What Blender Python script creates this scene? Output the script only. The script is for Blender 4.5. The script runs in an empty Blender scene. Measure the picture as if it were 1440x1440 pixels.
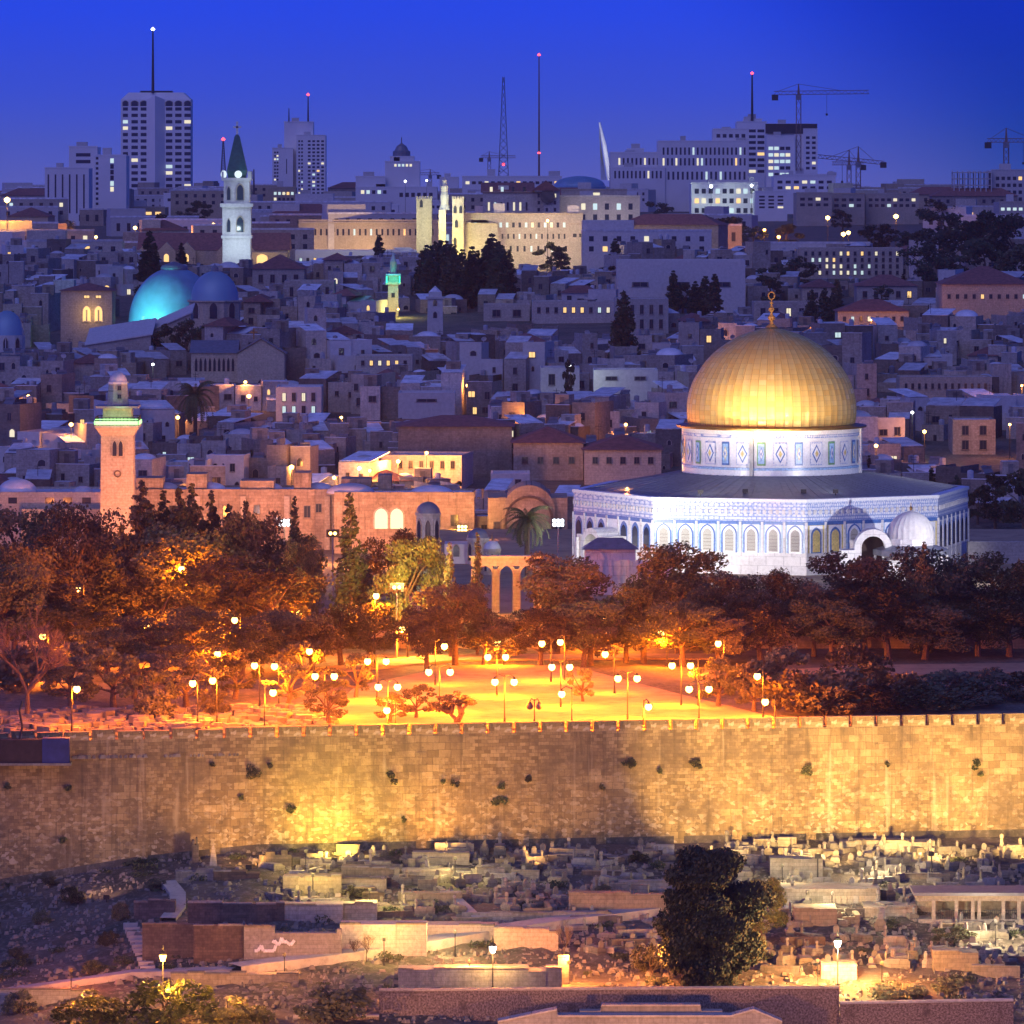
import bpy, math, random
from math import sin, cos, pi, radians as R
from mathutils import Vector, Matrix, noise

# ------------------------------------------------------------------ camera, sky, light, exposure
SC = bpy.context.scene
COL = SC.collection
F = 8400.0          # focal length in photo pixels (photo is 1440 wide)
EY = 80.0           # eye height
HOR = 200.0         # horizon row of the photo
cam = bpy.data.cameras.new('camera')
camo = bpy.data.objects.new('camera', cam); COL.objects.link(camo)
camo.location = (0, 0, EY); camo.rotation_euler = (R(90), 0, 0)
cam.sensor_width = 36; cam.lens = 36*F/1440
cam.shift_y = -(720-HOR)/1440
cam.clip_start = 5; cam.clip_end = 20000
SC.camera = camo
SC.render.resolution_x = SC.render.resolution_y = 1024

world = bpy.data.worlds.new('World'); SC.world = world; world.use_nodes = True
nt = world.node_tree; N = nt.nodes; L = nt.links
bg = N['Background']
tc = N.new('ShaderNodeTexCoord'); sp = N.new('ShaderNodeSeparateXYZ'); L.new(tc.outputs['Generated'], sp.inputs[0])
rp = N.new('ShaderNodeValToRGB')
ad = N.new('ShaderNodeMath'); ad.operation = 'ADD'; ad.inputs[1].default_value = 0.02   # keep below-horizon part on the ramp
L.new(sp.outputs['Z'], ad.inputs[0])
pw = N.new('ShaderNodeMath'); pw.operation = 'POWER'; pw.inputs[1].default_value = 0.5; pw.use_clamp = True
mx0 = N.new('ShaderNodeMath'); mx0.operation = 'MAXIMUM'; mx0.inputs[1].default_value = 0.0
L.new(ad.outputs[0], mx0.inputs[0]); L.new(mx0.outputs[0], pw.inputs[0]); L.new(pw.outputs[0], rp.inputs[0])
def rpos(z): return math.sqrt(z+0.02)
el = rp.color_ramp.elements
stops = [(-0.012, (0.10, 0.105, 0.40)), (-0.006, (0.085, 0.105, 0.46)), (0.000, (0.060, 0.092, 0.50)), (0.008, (0.034, 0.076, 0.62)),
         (0.022, (0.014, 0.060, 0.74)), (0.10, (0.022, 0.06, 0.75)), (0.5, (0.075, 0.085, 0.46)), (1.0, (0.085, 0.09, 0.40))]
el[0].position = rpos(stops[0][0]); el[0].color = (*stops[0][1], 1)
el[1].position = rpos(0.98); el[1].color = (*stops[-1][1], 1)
for z, c in stops[1:-1]:
    e = el.new(rpos(z)); e.color = (*c, 1)
# the sky deepens towards the right-hand (northern) side, away from the after-glow
mr = N.new('ShaderNodeMapRange'); mr.interpolation_type = 'SMOOTHSTEP'
mr.inputs['From Min'].default_value = 0.045; mr.inputs['From Max'].default_value = 0.10
sm = N.new('ShaderNodeMath'); sm.operation = 'MULTIPLY_ADD'; sm.inputs[1].default_value = 1.0
L.new(sp.outputs['Z'], sm.inputs[0]); L.new(sp.outputs['X'], sm.inputs[2]); L.new(sm.outputs[0], mr.inputs['Value'])
mxc = N.new('ShaderNodeMix'); mxc.data_type = 'RGBA'; mxc.blend_type = 'MULTIPLY'
L.new(mr.outputs[0], mxc.inputs['Factor']); L.new(rp.outputs[0], mxc.inputs['A']); mxc.inputs['B'].default_value = (0.02, 0.45, 0.62, 1)
L.new(mxc.outputs['Result'], bg.inputs['Color']); bg.inputs['Strength'].default_value = 1.12

sl = bpy.data.lights.new('sky_glow', 'SUN'); sl.energy = 0.60; sl.angle = R(50); sl.color = (0.62, 0.55, 1.0)
slo = bpy.data.objects.new('sky_glow', sl); COL.objects.link(slo)
slo.rotation_euler = (R(50), 0, R(-22))       # broad twilight glow from behind the viewer, left
SC.view_settings.view_transform = 'Standard'; SC.view_settings.look = 'None'
SC.view_settings.exposure = 0; SC.view_settings.gamma = 1
SC.cycles.use_denoising = True
SC.cycles.max_bounces = 4; SC.cycles.diffuse_bounces = 2; SC.cycles.glossy_bounces = 2
SC.cycles.transparent_max_bounces = 4
SC.cycles.sample_clamp_indirect = 4

# ------------------------------------------------------------------ helpers
rnd = random.Random(7)
def wp(px, py, D): return ((px-720)*D/F, D, EY-(py-HOR)*D/F)
def zp(py, D): return EY-(py-HOR)*D/F
def xp(px, D): return (px-720)*D/F
def lerp_tab(t, x):
    if x <= t[0][0]: return t[0][1]
    for (a, b), (c, d) in zip(t, t[1:]):
        if x <= c: return b+(d-b)*(x-a)/(c-a)
    return t[-1][1]
SK = 0.18; VW = 614.4                            # the city wall runs along D = VW + SK*X
FAR = [(640,-60.6),(890,-60.6),(905,-58.5),(1000,-54),(1100,-50),(1200,-46.8),(1300,-43.8),(1400,-40.8),(1500,-38),(1600,-36.2),(1800,-33.6),
       (2000,-32),(2300,-32),(2600,-32.5),(3000,-34),(3500,-38),(5000,-52),(9000,-110)]
def T(X, D):
    v = D-SK*X
    if v < VW:
        px = 720+X*F/D
        z0 = -72.4-lerp_tab([(-200,7),(0,3.2),(200,1.0),(360,0),(1440,0.1),(1700,0.5)], px)
        return EY+z0-(VW-v)*0.112
    if v < VW+2.4: return EY-62.5
    z = lerp_tab(FAR, D)
    if D > 950: z += 1.2*noise.noise(Vector((X*0.008, D*0.006, 3)))*min(1, (D-950)/100)
    return EY+z
def D_at(px, py, lo=520, hi=616):
    for _ in range(40):
        m = (lo+hi)/2; X = xp(px, m)
        y = HOR+(EY-T(X, m))*F/m
        if y > py: lo = m
        else: hi = m
    return (lo+hi)/2

def far_D(px, yb):
    lo, hi = 1000, 2900
    for _ in range(30):
        m = (lo+hi)/2
        if HOR+(EY-T(xp(px, m), m))*F/m > yb: lo = m
        else: hi = m
    return (lo+hi)/2

class MB:
    def __init__(s): s.v = []; s.f = []; s.m = []; s.uv = None; s.sm = False
    def add(s, vs, fs, mi=0):
        o = len(s.v); s.v += [tuple(p) for p in vs]; s.f += [tuple(i+o for i in q) for q in fs]; s.m += [mi]*len(fs); return s
    def box(s, x0, x1, y0, y1, z0, z1, mi=0, rz=0, mi_top=None):
        vs = [(x0,y0,z0),(x1,y0,z0),(x1,y1,z0),(x0,y1,z0),(x0,y0,z1),(x1,y0,z1),(x1,y1,z1),(x0,y1,z1)]
        if rz:
            cx, cy = (x0+x1)/2, (y0+y1)/2; c, q = cos(rz), sin(rz)
            vs = [(cx+(a-cx)*c-(b-cy)*q, cy+(a-cx)*q+(b-cy)*c, z) for a, b, z in vs]
        s.add(vs, [(0,3,2,1),(0,1,5,4),(1,2,6,5),(2,3,7,6),(3,0,4,7)], mi)
        s.add(vs, [(4,5,6,7)], mi if mi_top is None else mi_top); return s
    def gable(s, x0, x1, y0, y1, z0, z1, axis='x', mi=0, over=0.0):
        if axis == 'x':
            ym = (y0+y1)/2; vs = [(x0,y0,z0),(x1,y0,z0),(x1,y1,z0),(x0,y1,z0),(x0,ym,z1),(x1,ym,z1)]
            s.add(vs, [(0,1,5,4),(2,3,4,5),(0,4,3),(1,2,5),(0,3,2,1)], mi)
        else:
            xm = (x0+x1)/2; vs = [(x0,y0,z0),(x1,y0,z0),(x1,y1,z0),(x0,y1,z0),(xm,y0,z1),(xm,y1,z1)]
            s.add(vs, [(0,4,5,3),(1,2,5,4),(0,1,4),(2,3,5),(0,3,2,1)], mi)
        return s
    def hip(s, x0, x1, y0, y1, z0, z1, mi=0, k=0.5):
        w, d = x1-x0, y1-y0; i = min(w, d)*k
        a = (x0+i if w > d else (x0+x1)/2, (y0+y1)/2 if w > d else y0+i, z1); b = (x1-i if w > d else (x0+x1)/2, (y0+y1)/2 if w > d else y1-i, z1)
        vs = [(x0,y0,z0),(x1,y0,z0),(x1,y1,z0),(x0,y1,z0),a,b]
        if w > d: fs = [(0,1,5,4),(1,2,5),(2,3,4,5),(3,0,4)]
        else: fs = [(0,1,4),(1,2,5,4),(2,3,5),(3,0,4,5)]
        s.add(vs, fs+[(0,3,2,1)], mi); return s
    def tube(s, p0, p1, r0, r1=None, n=6, mi=0, cap=True):
        r1 = r0 if r1 is None else r1
        p0 = Vector(p0); p1 = Vector(p1); d = (p1-p0)
        if d.length < 1e-6: return s
        d.normalize(); a = d.orthogonal().normalized(); b = d.cross(a); vs = []
        for p, r in ((p0, r0), (p1, r1)):
            for i in range(n):
                t = 2*pi*i/n; vs.append(p+a*cos(t)*r+b*sin(t)*r)
        fs = [(i, (i+1)%n, n+(i+1)%n, n+i) for i in range(n)]
        if cap: fs += [tuple(range(n-1,-1,-1)), tuple(range(n, 2*n))]
        s.add(vs, fs, mi); return s
    def path(s, pts, r, n=6, mi=0):
        for i, (a, b) in enumerate(zip(pts, pts[1:])):
            ra = r[i] if isinstance(r, list) else r; rb = r[i+1] if isinstance(r, list) else r
            s.tube(a, b, ra, rb, n, mi)
        return s
    def lathe(s, prof, n=24, mi=0, c=(0,0,0), a0=0.0, mod=None, arc=2*pi):
        vs = []; 
        for r, z in prof:
            for i in range(n):
                t = a0+arc*i/n; rr = r*(mod(t) if mod else 1)
                vs.append((c[0]+rr*cos(t), c[1]+rr*sin(t), c[2]+z))
        fs = [(j*n+i, j*n+(i+1)%n, (j+1)*n+(i+1)%n, (j+1)*n+i) for j in range(len(prof)-1) for i in range(n)]
        s.add(vs, fs, mi); return s
    def arch(s, w, h, y0, y1, cx=0, z0=0, mi=0, n=8, point=0.15):
        # filled pointed/round-arch slab facing -y
        pr = s.arch_pts(w, h, n, point); k = len(pr)
        vs = [(cx+a, y0, z0+b) for a, b in pr]+[(cx+a, y1, z0+b) for a, b in pr]
        s.add(vs, [tuple(range(k)), tuple(range(2*k-1, k-1, -1))]+[((i+1)%k, i, k+i, k+(i+1)%k) for i in range(k)], mi); return s
    def arch_pts(s, w, h, n=8, point=0.15):
        r = w/2; hs = h-r*(1+point)
        return [(-r, 0), (r, 0)]+[(r*cos(pi*i/n), hs+r*sin(pi*i/n)*(1+point*(1-abs(cos(pi*i/n))))) for i in range(n+1)]
    def archring(s, w, h, t, y0, y1, cx=0, z0=0, mi=0, n=8, point=0.15):
        a = s.arch_pts(w, h, n, point)[1:]; a.append((-w/2, 0)); b = s.arch_pts(w+2*t, h+t, n, point)[1:]; b.append((-w/2-t, 0))
        k = len(a); vs = []
        for y in (y0, y1): vs += [(cx+p, y, z0+q) for p, q in a]+[(cx+p, y, z0+q) for p, q in b]
        fs = []
        for i in range(k-1):
            fs += [(i, k+i, k+i+1, i+1), (2*k+i, 2*k+i+1, 3*k+i+1, 3*k+i), (k+i, 3*k+i, 3*k+i+1, k+i+1), (i, i+1, 2*k+i+1, 2*k+i)]
        s.add(vs, fs, mi); return s
    def mesh(s, name, mats, smooth=False):
        me = bpy.data.meshes.new(name); me.from_pydata(s.v, [], s.f)
        for m in (mats if isinstance(mats, (list, tuple)) else [mats]): me.materials.append(m)
        if any(s.m): me.polygons.foreach_set('material_index', s.m)
        if smooth: me.polygons.foreach_set('use_smooth', [True]*len(s.f))
        me.update(); return me
    def build(s, name, mats, parent=None, loc=(0,0,0), rz=0, smooth=False):
        return put(name, s.mesh(name, mats, smooth), parent, loc, rz)
def put(name, me, parent=None, loc=(0,0,0), rz=0, scale=None, rx=0):
    o = bpy.data.objects.new(name, me); COL.objects.link(o); o.parent = parent
    o.location = loc; o.rotation_euler = (rx, 0, rz)
    if scale: o.scale = scale
    return o
AUTO = []
def tag(o, label=None, cat=None, group=None, kind=None, auto=None):
    if cat: o['category'] = cat
    if group: o['group'] = group
    if kind: o['kind'] = kind
    if label: o['label'] = label
    if auto: AUTO.append((o, auto[0], auto[1], auto[2]))
    return o
def thing(name, label, cat, loc=(0,0,0), rz=0, group=None, auto=None):
    return tag(put(name, None, None, loc, rz), label, cat, group, None, auto)
def copy_tree(o, parent=None):
    c = o.copy(); COL.objects.link(c); c.parent = parent
    for ch in list(o.children): copy_tree(ch, c)
    return c
def lamp(kind, loc, energy, color, parent=None, radius=0.3, target=None, size=60, blend=0.5):
    l = bpy.data.lights.new('light', kind); l.energy = energy; l.color = color; l.shadow_soft_size = radius
    if kind == 'SPOT': l.spot_size = R(size); l.spot_blend = blend
    o = bpy.data.objects.new('light', l); COL.objects.link(o); o.location = loc
    if target is not None:
        o.rotation_euler = (Vector(target)-Vector(loc)).to_track_quat('-Z', 'Y').to_euler()
    if parent is not None:
        o.parent = parent; bpy.context.view_layer.update(); o.matrix_parent_inverse = parent.matrix_world.inverted()
    return o

# ------------------------------------------------------------------ materials
def nodemat(name):
    m = bpy.data.materials.new(name); m.use_nodes = True; t = m.node_tree
    return m, t, t.nodes, t.links, t.nodes['Principled BSDF']
def mixc(t, a, b, fac, mode='MIX'):
    n = t.nodes.new('ShaderNodeMix'); n.data_type = 'RGBA'; n.blend_type = mode
    for sock, v in (('A', a), ('B', b), ('Factor', fac)):
        if hasattr(v, 'node'): t.links.new(v, n.inputs[sock])
        elif sock == 'Factor': n.inputs[0].default_value = v
        else: n.inputs[sock].default_value = (*v, 1) if len(v) == 3 else v
    return n.outputs['Result']
def rampf(t, src, a, b):
    n = t.nodes.new('ShaderNodeMapRange'); t.links.new(src, n.inputs['Value'])
    n.inputs['From Min'].default_value = a; n.inputs['From Max'].default_value = b; return n.outputs[0]
def noisef(t, vec, scale, detail=4, rough=0.6):
    n = t.nodes.new('ShaderNodeTexNoise'); n.inputs['Scale'].default_value = scale; n.inputs['Detail'].default_value = detail
    n.inputs['Roughness'].default_value = rough
    if vec is not None: t.links.new(vec, n.inputs['Vector'])
    return n.outputs['Fac']
def wallvec(t, sx=1, sz=1):
    tc = t.nodes.new('ShaderNodeTexCoord'); s = t.nodes.new('ShaderNodeSeparateXYZ'); t.links.new(tc.outputs['Object'], s.inputs[0])
    a = t.nodes.new('ShaderNodeMath'); a.operation = 'ADD'; t.links.new(s.outputs[0], a.inputs[0]); t.links.new(s.outputs[1], a.inputs[1])
    c = t.nodes.new('ShaderNodeCombineXYZ'); t.links.new(a.outputs[0], c.inputs[0]); t.links.new(s.outputs[2], c.inputs[1])
    m = t.nodes.new('ShaderNodeVectorMath'); m.operation = 'MULTIPLY'; t.links.new(c.outputs[0], m.inputs[0]); m.inputs[1].default_value = (sx, sz, 1)
    return m.outputs[0], tc.outputs['Object']
def stone(name, c1, c2, bw=0.7, bh=0.35, rough=0.9, dirt=0.45, vary=0.0, mortar=0.03, streak=0.35, mcol=0.55):
    m, t, N, L, b = nodemat(name)
    v, ob = wallvec(t)
    br = N.new('ShaderNodeTexBrick'); L.new(v, br.inputs['Vector']); br.inputs['Scale'].default_value = 1
    br.inputs['Brick Width'].default_value = bw; br.inputs['Row Height'].default_value = bh; br.inputs['Mortar Size'].default_value = mortar*bh
    br.inputs['Color1'].default_value = (*c1, 1); br.inputs['Color2'].default_value = (*c2, 1)
    br.inputs['Mortar'].default_value = (*[x*mcol for x in c2], 1); br.inputs['Mortar Smooth'].default_value = 0.4
    n1 = noisef(t, ob, 0.22, 5); n2 = noisef(t, ob, 2.6, 3)
    v2, _ = wallvec(t, 1.6, 0.12); n3 = noisef(t, v2, 1.0, 4)
    c = mixc(t, br.outputs['Color'], [x*0.38 for x in c2], rampf(t, n1, 0.45, 0.8))
    n = [x for x in N if x.type == 'MIX'][-1]
    mul = N.new('ShaderNodeMath'); mul.operation = 'MULTIPLY'; L.new(rampf(t, n1, 0.42, 0.75), mul.inputs[0]); mul.inputs[1].default_value = dirt
    L.new(mul.outputs[0], n.inputs[0])
    mul2 = N.new('ShaderNodeMath'); mul2.operation = 'MULTIPLY'; L.new(rampf(t, n3, 0.52, 0.72), mul2.inputs[0]); mul2.inputs[1].default_value = streak
    c = mixc(t, c, [x*0.3 for x in c2], mul2.outputs[0])
    c = mixc(t, c, (0.5,0.5,0.5), 0.5, 'OVERLAY'); ov = [x for x in N if x.type == 'MIX'][-1]
    cr = N.new('ShaderNodeCombineColor'); 
    for i in range(3): L.new(n2, cr.inputs[i])
    L.new(cr.outputs[0], ov.inputs['B'])
    if vary:
        oi = N.new('ShaderNodeObjectInfo'); h = N.new('ShaderNodeHueSaturation'); L.new(c, h.inputs['Color'])
        mr = N.new('ShaderNodeMapRange'); L.new(oi.outputs['Random'], mr.inputs['Value']); mr.inputs['To Min'].default_value = 1-vary; mr.inputs['To Max'].default_value = 1+vary
        L.new(mr.outputs[0], h.inputs['Value'])
        w = N.new('ShaderNodeMath'); w.operation = 'MULTIPLY'; w.inputs[1].default_value = 7.31; L.new(oi.outputs['Random'], w.inputs[0])
        fr = N.new('ShaderNodeMath'); fr.operation = 'FRACT'; L.new(w.outputs[0], fr.inputs[0])
        mr2 = N.new('ShaderNodeMapRange'); L.new(fr.outputs[0], mr2.inputs['Value']); mr2.inputs['To Min'].default_value = 0.45; mr2.inputs['To Max'].default_value = 1.25
        L.new(mr2.outputs[0], h.inputs['Saturation']); c = h.outputs['Color']
    L.new(c, b.inputs['Base Color']); b.inputs['Roughness'].default_value = rough
    bp = N.new('ShaderNodeBump'); bp.inputs['Strength'].default_value = 0.6; bp.inputs['Distance'].default_value = 0.08
    L.new(n2, bp.inputs['Height']); L.new(bp.outputs[0], b.inputs['Normal'])
    return m
def plain(name, col, rough=0.8, metal=0.0, nscale=1.5, amt=0.25, vary=0.0):
    m, t, N, L, b = nodemat(name)
    tc = N.new('ShaderNodeTexCoord'); n = noisef(t, tc.outputs['Object'], nscale, 4)
    c = mixc(t, [x*(1-amt) for x in col], [min(1, x*(1+amt)) for x in col], rampf(t, n, 0.3, 0.7))
    if vary:
        oi = N.new('ShaderNodeObjectInfo'); h = N.new('ShaderNodeHueSaturation'); L.new(c, h.inputs['Color'])
        mr = N.new('ShaderNodeMapRange'); L.new(oi.outputs['Random'], mr.inputs['Value']); mr.inputs['To Min'].default_value = 1-vary; mr.inputs['To Max'].default_value = 1+vary
        L.new(mr.outputs[0], h.inputs['Value']); c = h.outputs['Color']
    L.new(c, b.inputs['Base Color']); b.inputs['Roughness'].default_value = rough; b.inputs['Metallic'].default_value = metal
    return m
def emit(name, col, s):
    m, t, N, L, b = nodemat(name)
    b.inputs['Base Color'].default_value = (*[x*0.3 for x in col], 1); b.inputs['Emission Color'].default_value = (*col, 1); b.inputs['Emission Strength'].default_value = s
    try: m.cycles.emission_sampling = 'NONE'
    except Exception: pass
    return m
def leafmat(name, c1, c2):
    m, t, N, L, b = nodemat(name)
    oi = N.new('ShaderNodeObjectInfo'); g = N.new('ShaderNodeNewGeometry')
    c = mixc(t, c1, c2, g.outputs['Random Per Island'])
    h = N.new('ShaderNodeHueSaturation'); L.new(c, h.inputs['Color']); mr = N.new('ShaderNodeMapRange'); L.new(oi.outputs['Random'], mr.inputs['Value'])
    mr.inputs['To Min'].default_value = 0.6; mr.inputs['To Max'].default_value = 1.35; L.new(mr.outputs[0], h.inputs['Value'])
    w = N.new('ShaderNodeMath'); w.operation = 'MULTIPLY'; w.inputs[1].default_value = 5.77; L.new(oi.outputs['Random'], w.inputs[0]); fr = N.new('ShaderNodeMath'); fr.operation = 'FRACT'; L.new(w.outputs[0], fr.inputs[0])
    m2 = N.new('ShaderNodeMapRange'); L.new(fr.outputs[0], m2.inputs['Value']); m2.inputs['To Min'].default_value = 0.455; m2.inputs['To Max'].default_value = 0.535; L.new(m2.outputs[0], h.inputs['Hue'])
    L.new(h.outputs['Color'], b.inputs['Base Color']); b.inputs['Roughness'].default_value = 0.75
    return m
M = {}
def citywall_mat():
    m, t, N, L, b = nodemat('city_wall_stone')
    v, ob = wallvec(t); nz = N.new('ShaderNodeTexNoise'); nz.inputs['Scale'].default_value = 0.5; L.new(ob, nz.inputs['Vector'])
    dv = N.new('ShaderNodeVectorMath'); dv.operation = 'SCALE'; dv.inputs['Scale'].default_value = 0.22; L.new(nz.outputs['Color'], dv.inputs[0])
    av = N.new('ShaderNodeVectorMath'); L.new(v, av.inputs[0]); L.new(dv.outputs[0], av.inputs[1]); v = av.outputs[0]
    def brick(bw, bh, a, c, mo, ms=0.03):
        br = N.new('ShaderNodeTexBrick'); L.new(v, br.inputs['Vector']); br.inputs['Scale'].default_value = 1; br.inputs['Brick Width'].default_value = bw; br.inputs['Row Height'].default_value = bh
        br.inputs['Mortar Size'].default_value = ms*bh; br.inputs['Color1'].default_value = (*a, 1); br.inputs['Color2'].default_value = (*c, 1); br.inputs['Mortar'].default_value = (*mo, 1); return br.outputs['Color']
    small = brick(0.62, 0.36, (0.45,0.33,0.17), (0.20,0.135,0.065), (0.10,0.075,0.05)); bigb = brick(1.25, 0.74, (0.46,0.34,0.175), (0.24,0.17,0.085), (0.12,0.09,0.06), 0.02)
    c = mixc(t, small, bigb, rampf(t, noisef(t, ob, 0.09, 2), 0.47, 0.53))
    sz = N.new('ShaderNodeSeparateXYZ'); L.new(ob, sz.inputs[0]); low = N.new('ShaderNodeMapRange'); L.new(sz.outputs[2], low.inputs['Value']); low.inputs['From Min'].default_value = 17; low.inputs['From Max'].default_value = 8
    # pale and dark single stones, mostly in the lower courses
    vs_ = N.new('ShaderNodeVectorMath'); vs_.operation = 'MULTIPLY'; vs_.inputs[1].default_value = (2.3, 3.4, 1); L.new(v, vs_.inputs[0])
    vo = N.new('ShaderNodeTexVoronoi'); vo.inputs['Scale'].default_value = 1.0; L.new(vs_.outputs[0], vo.inputs['Vector']); sc_ = N.new('ShaderNodeSeparateColor'); L.new(vo.outputs['Color'], sc_.inputs[0])
    def mul(a, k):
        n = N.new('ShaderNodeMath'); n.operation = 'MULTIPLY'; n.use_clamp = True; L.new(a, n.inputs[0])
        if hasattr(k, 'node'): L.new(k, n.inputs[1])
        else: n.inputs[1].default_value = k
        return n.outputs[0]
    ad_ = N.new('ShaderNodeMath'); ad_.operation = 'ADD'; ad_.inputs[1].default_value = 0.06; L.new(low.outputs[0], ad_.inputs[0])
    c = mixc(t, c, (0.62,0.52,0.36), mul(mul(rampf(t, sc_.outputs[0], 0.76, 0.86), ad_.outputs[0]), 0.7))
    c = mixc(t, c, (0.12,0.09,0.06), mul(mul(rampf(t, sc_.outputs[1], 0.78, 0.85), ad_.outputs[0]), 0.6))
    c = mixc(t, c, (0.16,0.115,0.075), mul(rampf(t, noisef(t, ob, 0.16, 6, 0.75), 0.47, 0.60), 0.75))
    v2, _ = wallvec(t, 1.3, 0.07); c = mixc(t, c, (0.10,0.075,0.05), mul(rampf(t, noisef(t, v2, 1.0, 5, 0.7), 0.52, 0.64), 0.5))
    v3, _ = wallvec(t, 0.8, 0.05); c = mixc(t, c, (0.55,0.45,0.31), mul(rampf(t, noisef(t, v3, 1.0, 3), 0.60, 0.72), 0.5))
    n2 = noisef(t, ob, 2.2, 4, 0.7); c = mixc(t, c, (0.09,0.065,0.045), mul(rampf(t, n2, 0.60, 0.72), 0.55))
    L.new(c, b.inputs['Base Color']); b.inputs['Roughness'].default_value = 0.95
    bp = N.new('ShaderNodeBump'); bp.inputs['Strength'].default_value = 0.7; bp.inputs['Distance'].default_value = 0.12; L.new(n2, bp.inputs['Height']); L.new(bp.outputs[0], b.inputs['Normal']); return m
M['wall'] = citywall_mat()
M['house'] = stone('house_stone', (0.42,0.36,0.30), (0.32,0.27,0.22), 0.6, 0.3, vary=0.38, dirt=0.5)
M['house_dark'] = stone('house_stone_dark', (0.22,0.18,0.15), (0.16,0.13,0.11), 0.6, 0.3, vary=0.3, dirt=0.5); M['house_pale'] = stone('house_stone_pale', (0.56,0.49,0.42), (0.46,0.41,0.36), 0.6, 0.3, vary=0.25, dirt=0.5, streak=0.5)
M['cream'] = stone('cream_stone', (0.52,0.44,0.34), (0.45,0.38,0.29), 0.8, 0.4, vary=0.12, dirt=0.3, streak=0.2)
M['old_wall'] = stone('weathered_old_wall', (0.46,0.36,0.26), (0.33,0.25,0.18), 0.9, 0.45, dirt=0.75, streak=0.7)
M['tomb'] = stone('tomb_stone', (0.34,0.30,0.24), (0.22,0.195,0.15), 1.4, 0.6, vary=0.3, dirt=0.6, streak=0.3)
M['dark_stone'] = stone('dark_stone', (0.17,0.125,0.10), (0.11,0.085,0.07), 0.5, 0.28, vary=0.1, dirt=0.5)
M['terrace'] = stone('terrace_stone', (0.40,0.34,0.25), (0.31,0.26,0.185), 0.8, 0.4, vary=0.25, dirt=0.55, streak=0.4)
M['concrete'] = plain('pale_concrete', (0.55,0.53,0.52), 0.9, vary=0.12, amt=0.12)
M['tower'] = plain('pale_tower_cladding', (0.78,0.76,0.76), 0.8, vary=0.08, amt=0.06, nscale=0.1)
M['roof'] = plain('whitewashed_roof', (0.62,0.62,0.66), 0.9, amt=0.3, nscale=0.6, vary=0.3)
M['red_roof'] = plain('red_roof_tile', (0.23,0.10,0.085), 0.85, amt=0.3, nscale=1.2, vary=0.2)
M['lead'] = plain('lead_sheet', (0.20,0.21,0.25), 0.5, 0.3, amt=0.2)
M['dome_blue'] = plain('blue_grey_dome_lead', (0.20,0.36,0.50), 0.5, 0.2, amt=0.15, nscale=0.4)
M['dark_metal'] = plain('dark_metal', (0.05,0.05,0.055), 0.5, 0.6)
M['grey_metal'] = plain('grey_metal', (0.25,0.25,0.27), 0.5, 0.6)
M['crane'] = plain('crane_paint', (0.22,0.13,0.10), 0.7)
M['glass'] = plain('dark_window_glass', (0.03,0.035,0.06), 0.15, amt=0.1)
M['frame'] = plain('window_frame', (0.16,0.14,0.13), 0.7, vary=0.4)
M['lit_warm'] = emit('lit_window_warm', (1.0,0.62,0.22), 1.3)
M['lit_pale'] = emit('lit_window_pale', (1.0,0.90,0.60), 0.95)
M['lit_cool'] = emit('lit_window_cool', (0.70,0.92,0.90), 0.85)
M['lit_green'] = emit('green_neon', (0.35,1.0,0.30), 2.2)
M['teal_neon'] = emit('teal_neon', (0.05,0.85,0.5), 2.0)
M['globe'] = emit('sodium_globe', (1.0,0.60,0.16), 9.0)
M['white_globe'] = emit('white_flood_lens', (0.9,0.95,1.0), 12.0)
M['red_lamp'] = emit('red_beacon', (1.0,0.06,0.08), 5.0)
M['trunk'] = plain('bark', (0.13,0.09,0.06), 0.95, nscale=3, amt=0.4)
M['pine'] = leafmat('pine_needles', (0.07,0.075,0.03), (0.15,0.14,0.06)); M['pine_dark'] = leafmat('dark_foliage', (0.025,0.038,0.018), (0.06,0.07,0.032))
M['cyp'] = leafmat('cypress_foliage', (0.045,0.055,0.025), (0.10,0.10,0.045))
M['olive'] = leafmat('olive_leaves', (0.08,0.085,0.045), (0.17,0.16,0.09))
M['bright'] = leafmat('bright_leaves', (0.09,0.11,0.025), (0.20,0.20,0.06))
M['palm'] = leafmat('palm_fronds', (0.04,0.07,0.03), (0.10,0.13,0.05))
M['twig'] = leafmat('bare_twigs', (0.14,0.10,0.08), (0.24,0.18,0.13))
M['marble'] = stone('white_marble', (0.72,0.70,0.68), (0.62,0.60,0.60), 1.6, 1.2, 0.4, dirt=0.15, streak=0.1, mcol=0.7)
M['blue_tile'] = plain('blue_glazed_tile', (0.07,0.16,0.42), 0.3, amt=0.3, nscale=4)
M['sky_tile'] = plain('sky_blue_tile', (0.30,0.48,0.70), 0.3, amt=0.3, nscale=4)
M['green_tile'] = plain('green_glazed_tile', (0.16,0.36,0.16), 0.3, amt=0.3, nscale=4)
M['ochre_tile'] = plain('ochre_glazed_tile', (0.62,0.50,0.18), 0.35, amt=0.3, nscale=4)
M['white_tile'] = plain('white_glazed_tile', (0.75,0.76,0.78), 0.3, amt=0.12, nscale=4)
M['bronze'] = plain('dark_bronze', (0.30,0.17,0.05), 0.4, 0.7)
M['tarp'] = plain('blue_tarpaulin', (0.03,0.04,0.16), 0.7, amt=0.3, nscale=0.8)
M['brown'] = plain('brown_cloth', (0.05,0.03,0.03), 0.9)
M['paint'] = plain('white_wall_paint', (0.72,0.72,0.74), 0.8, amt=0.2, nscale=5)
M['tank'] = plain('water_tank_shell', (0.35,0.36,0.40), 0.5, vary=0.6)
M['slate'] = plain('green_copper_spire', (0.03,0.12,0.11), 0.6)

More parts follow.
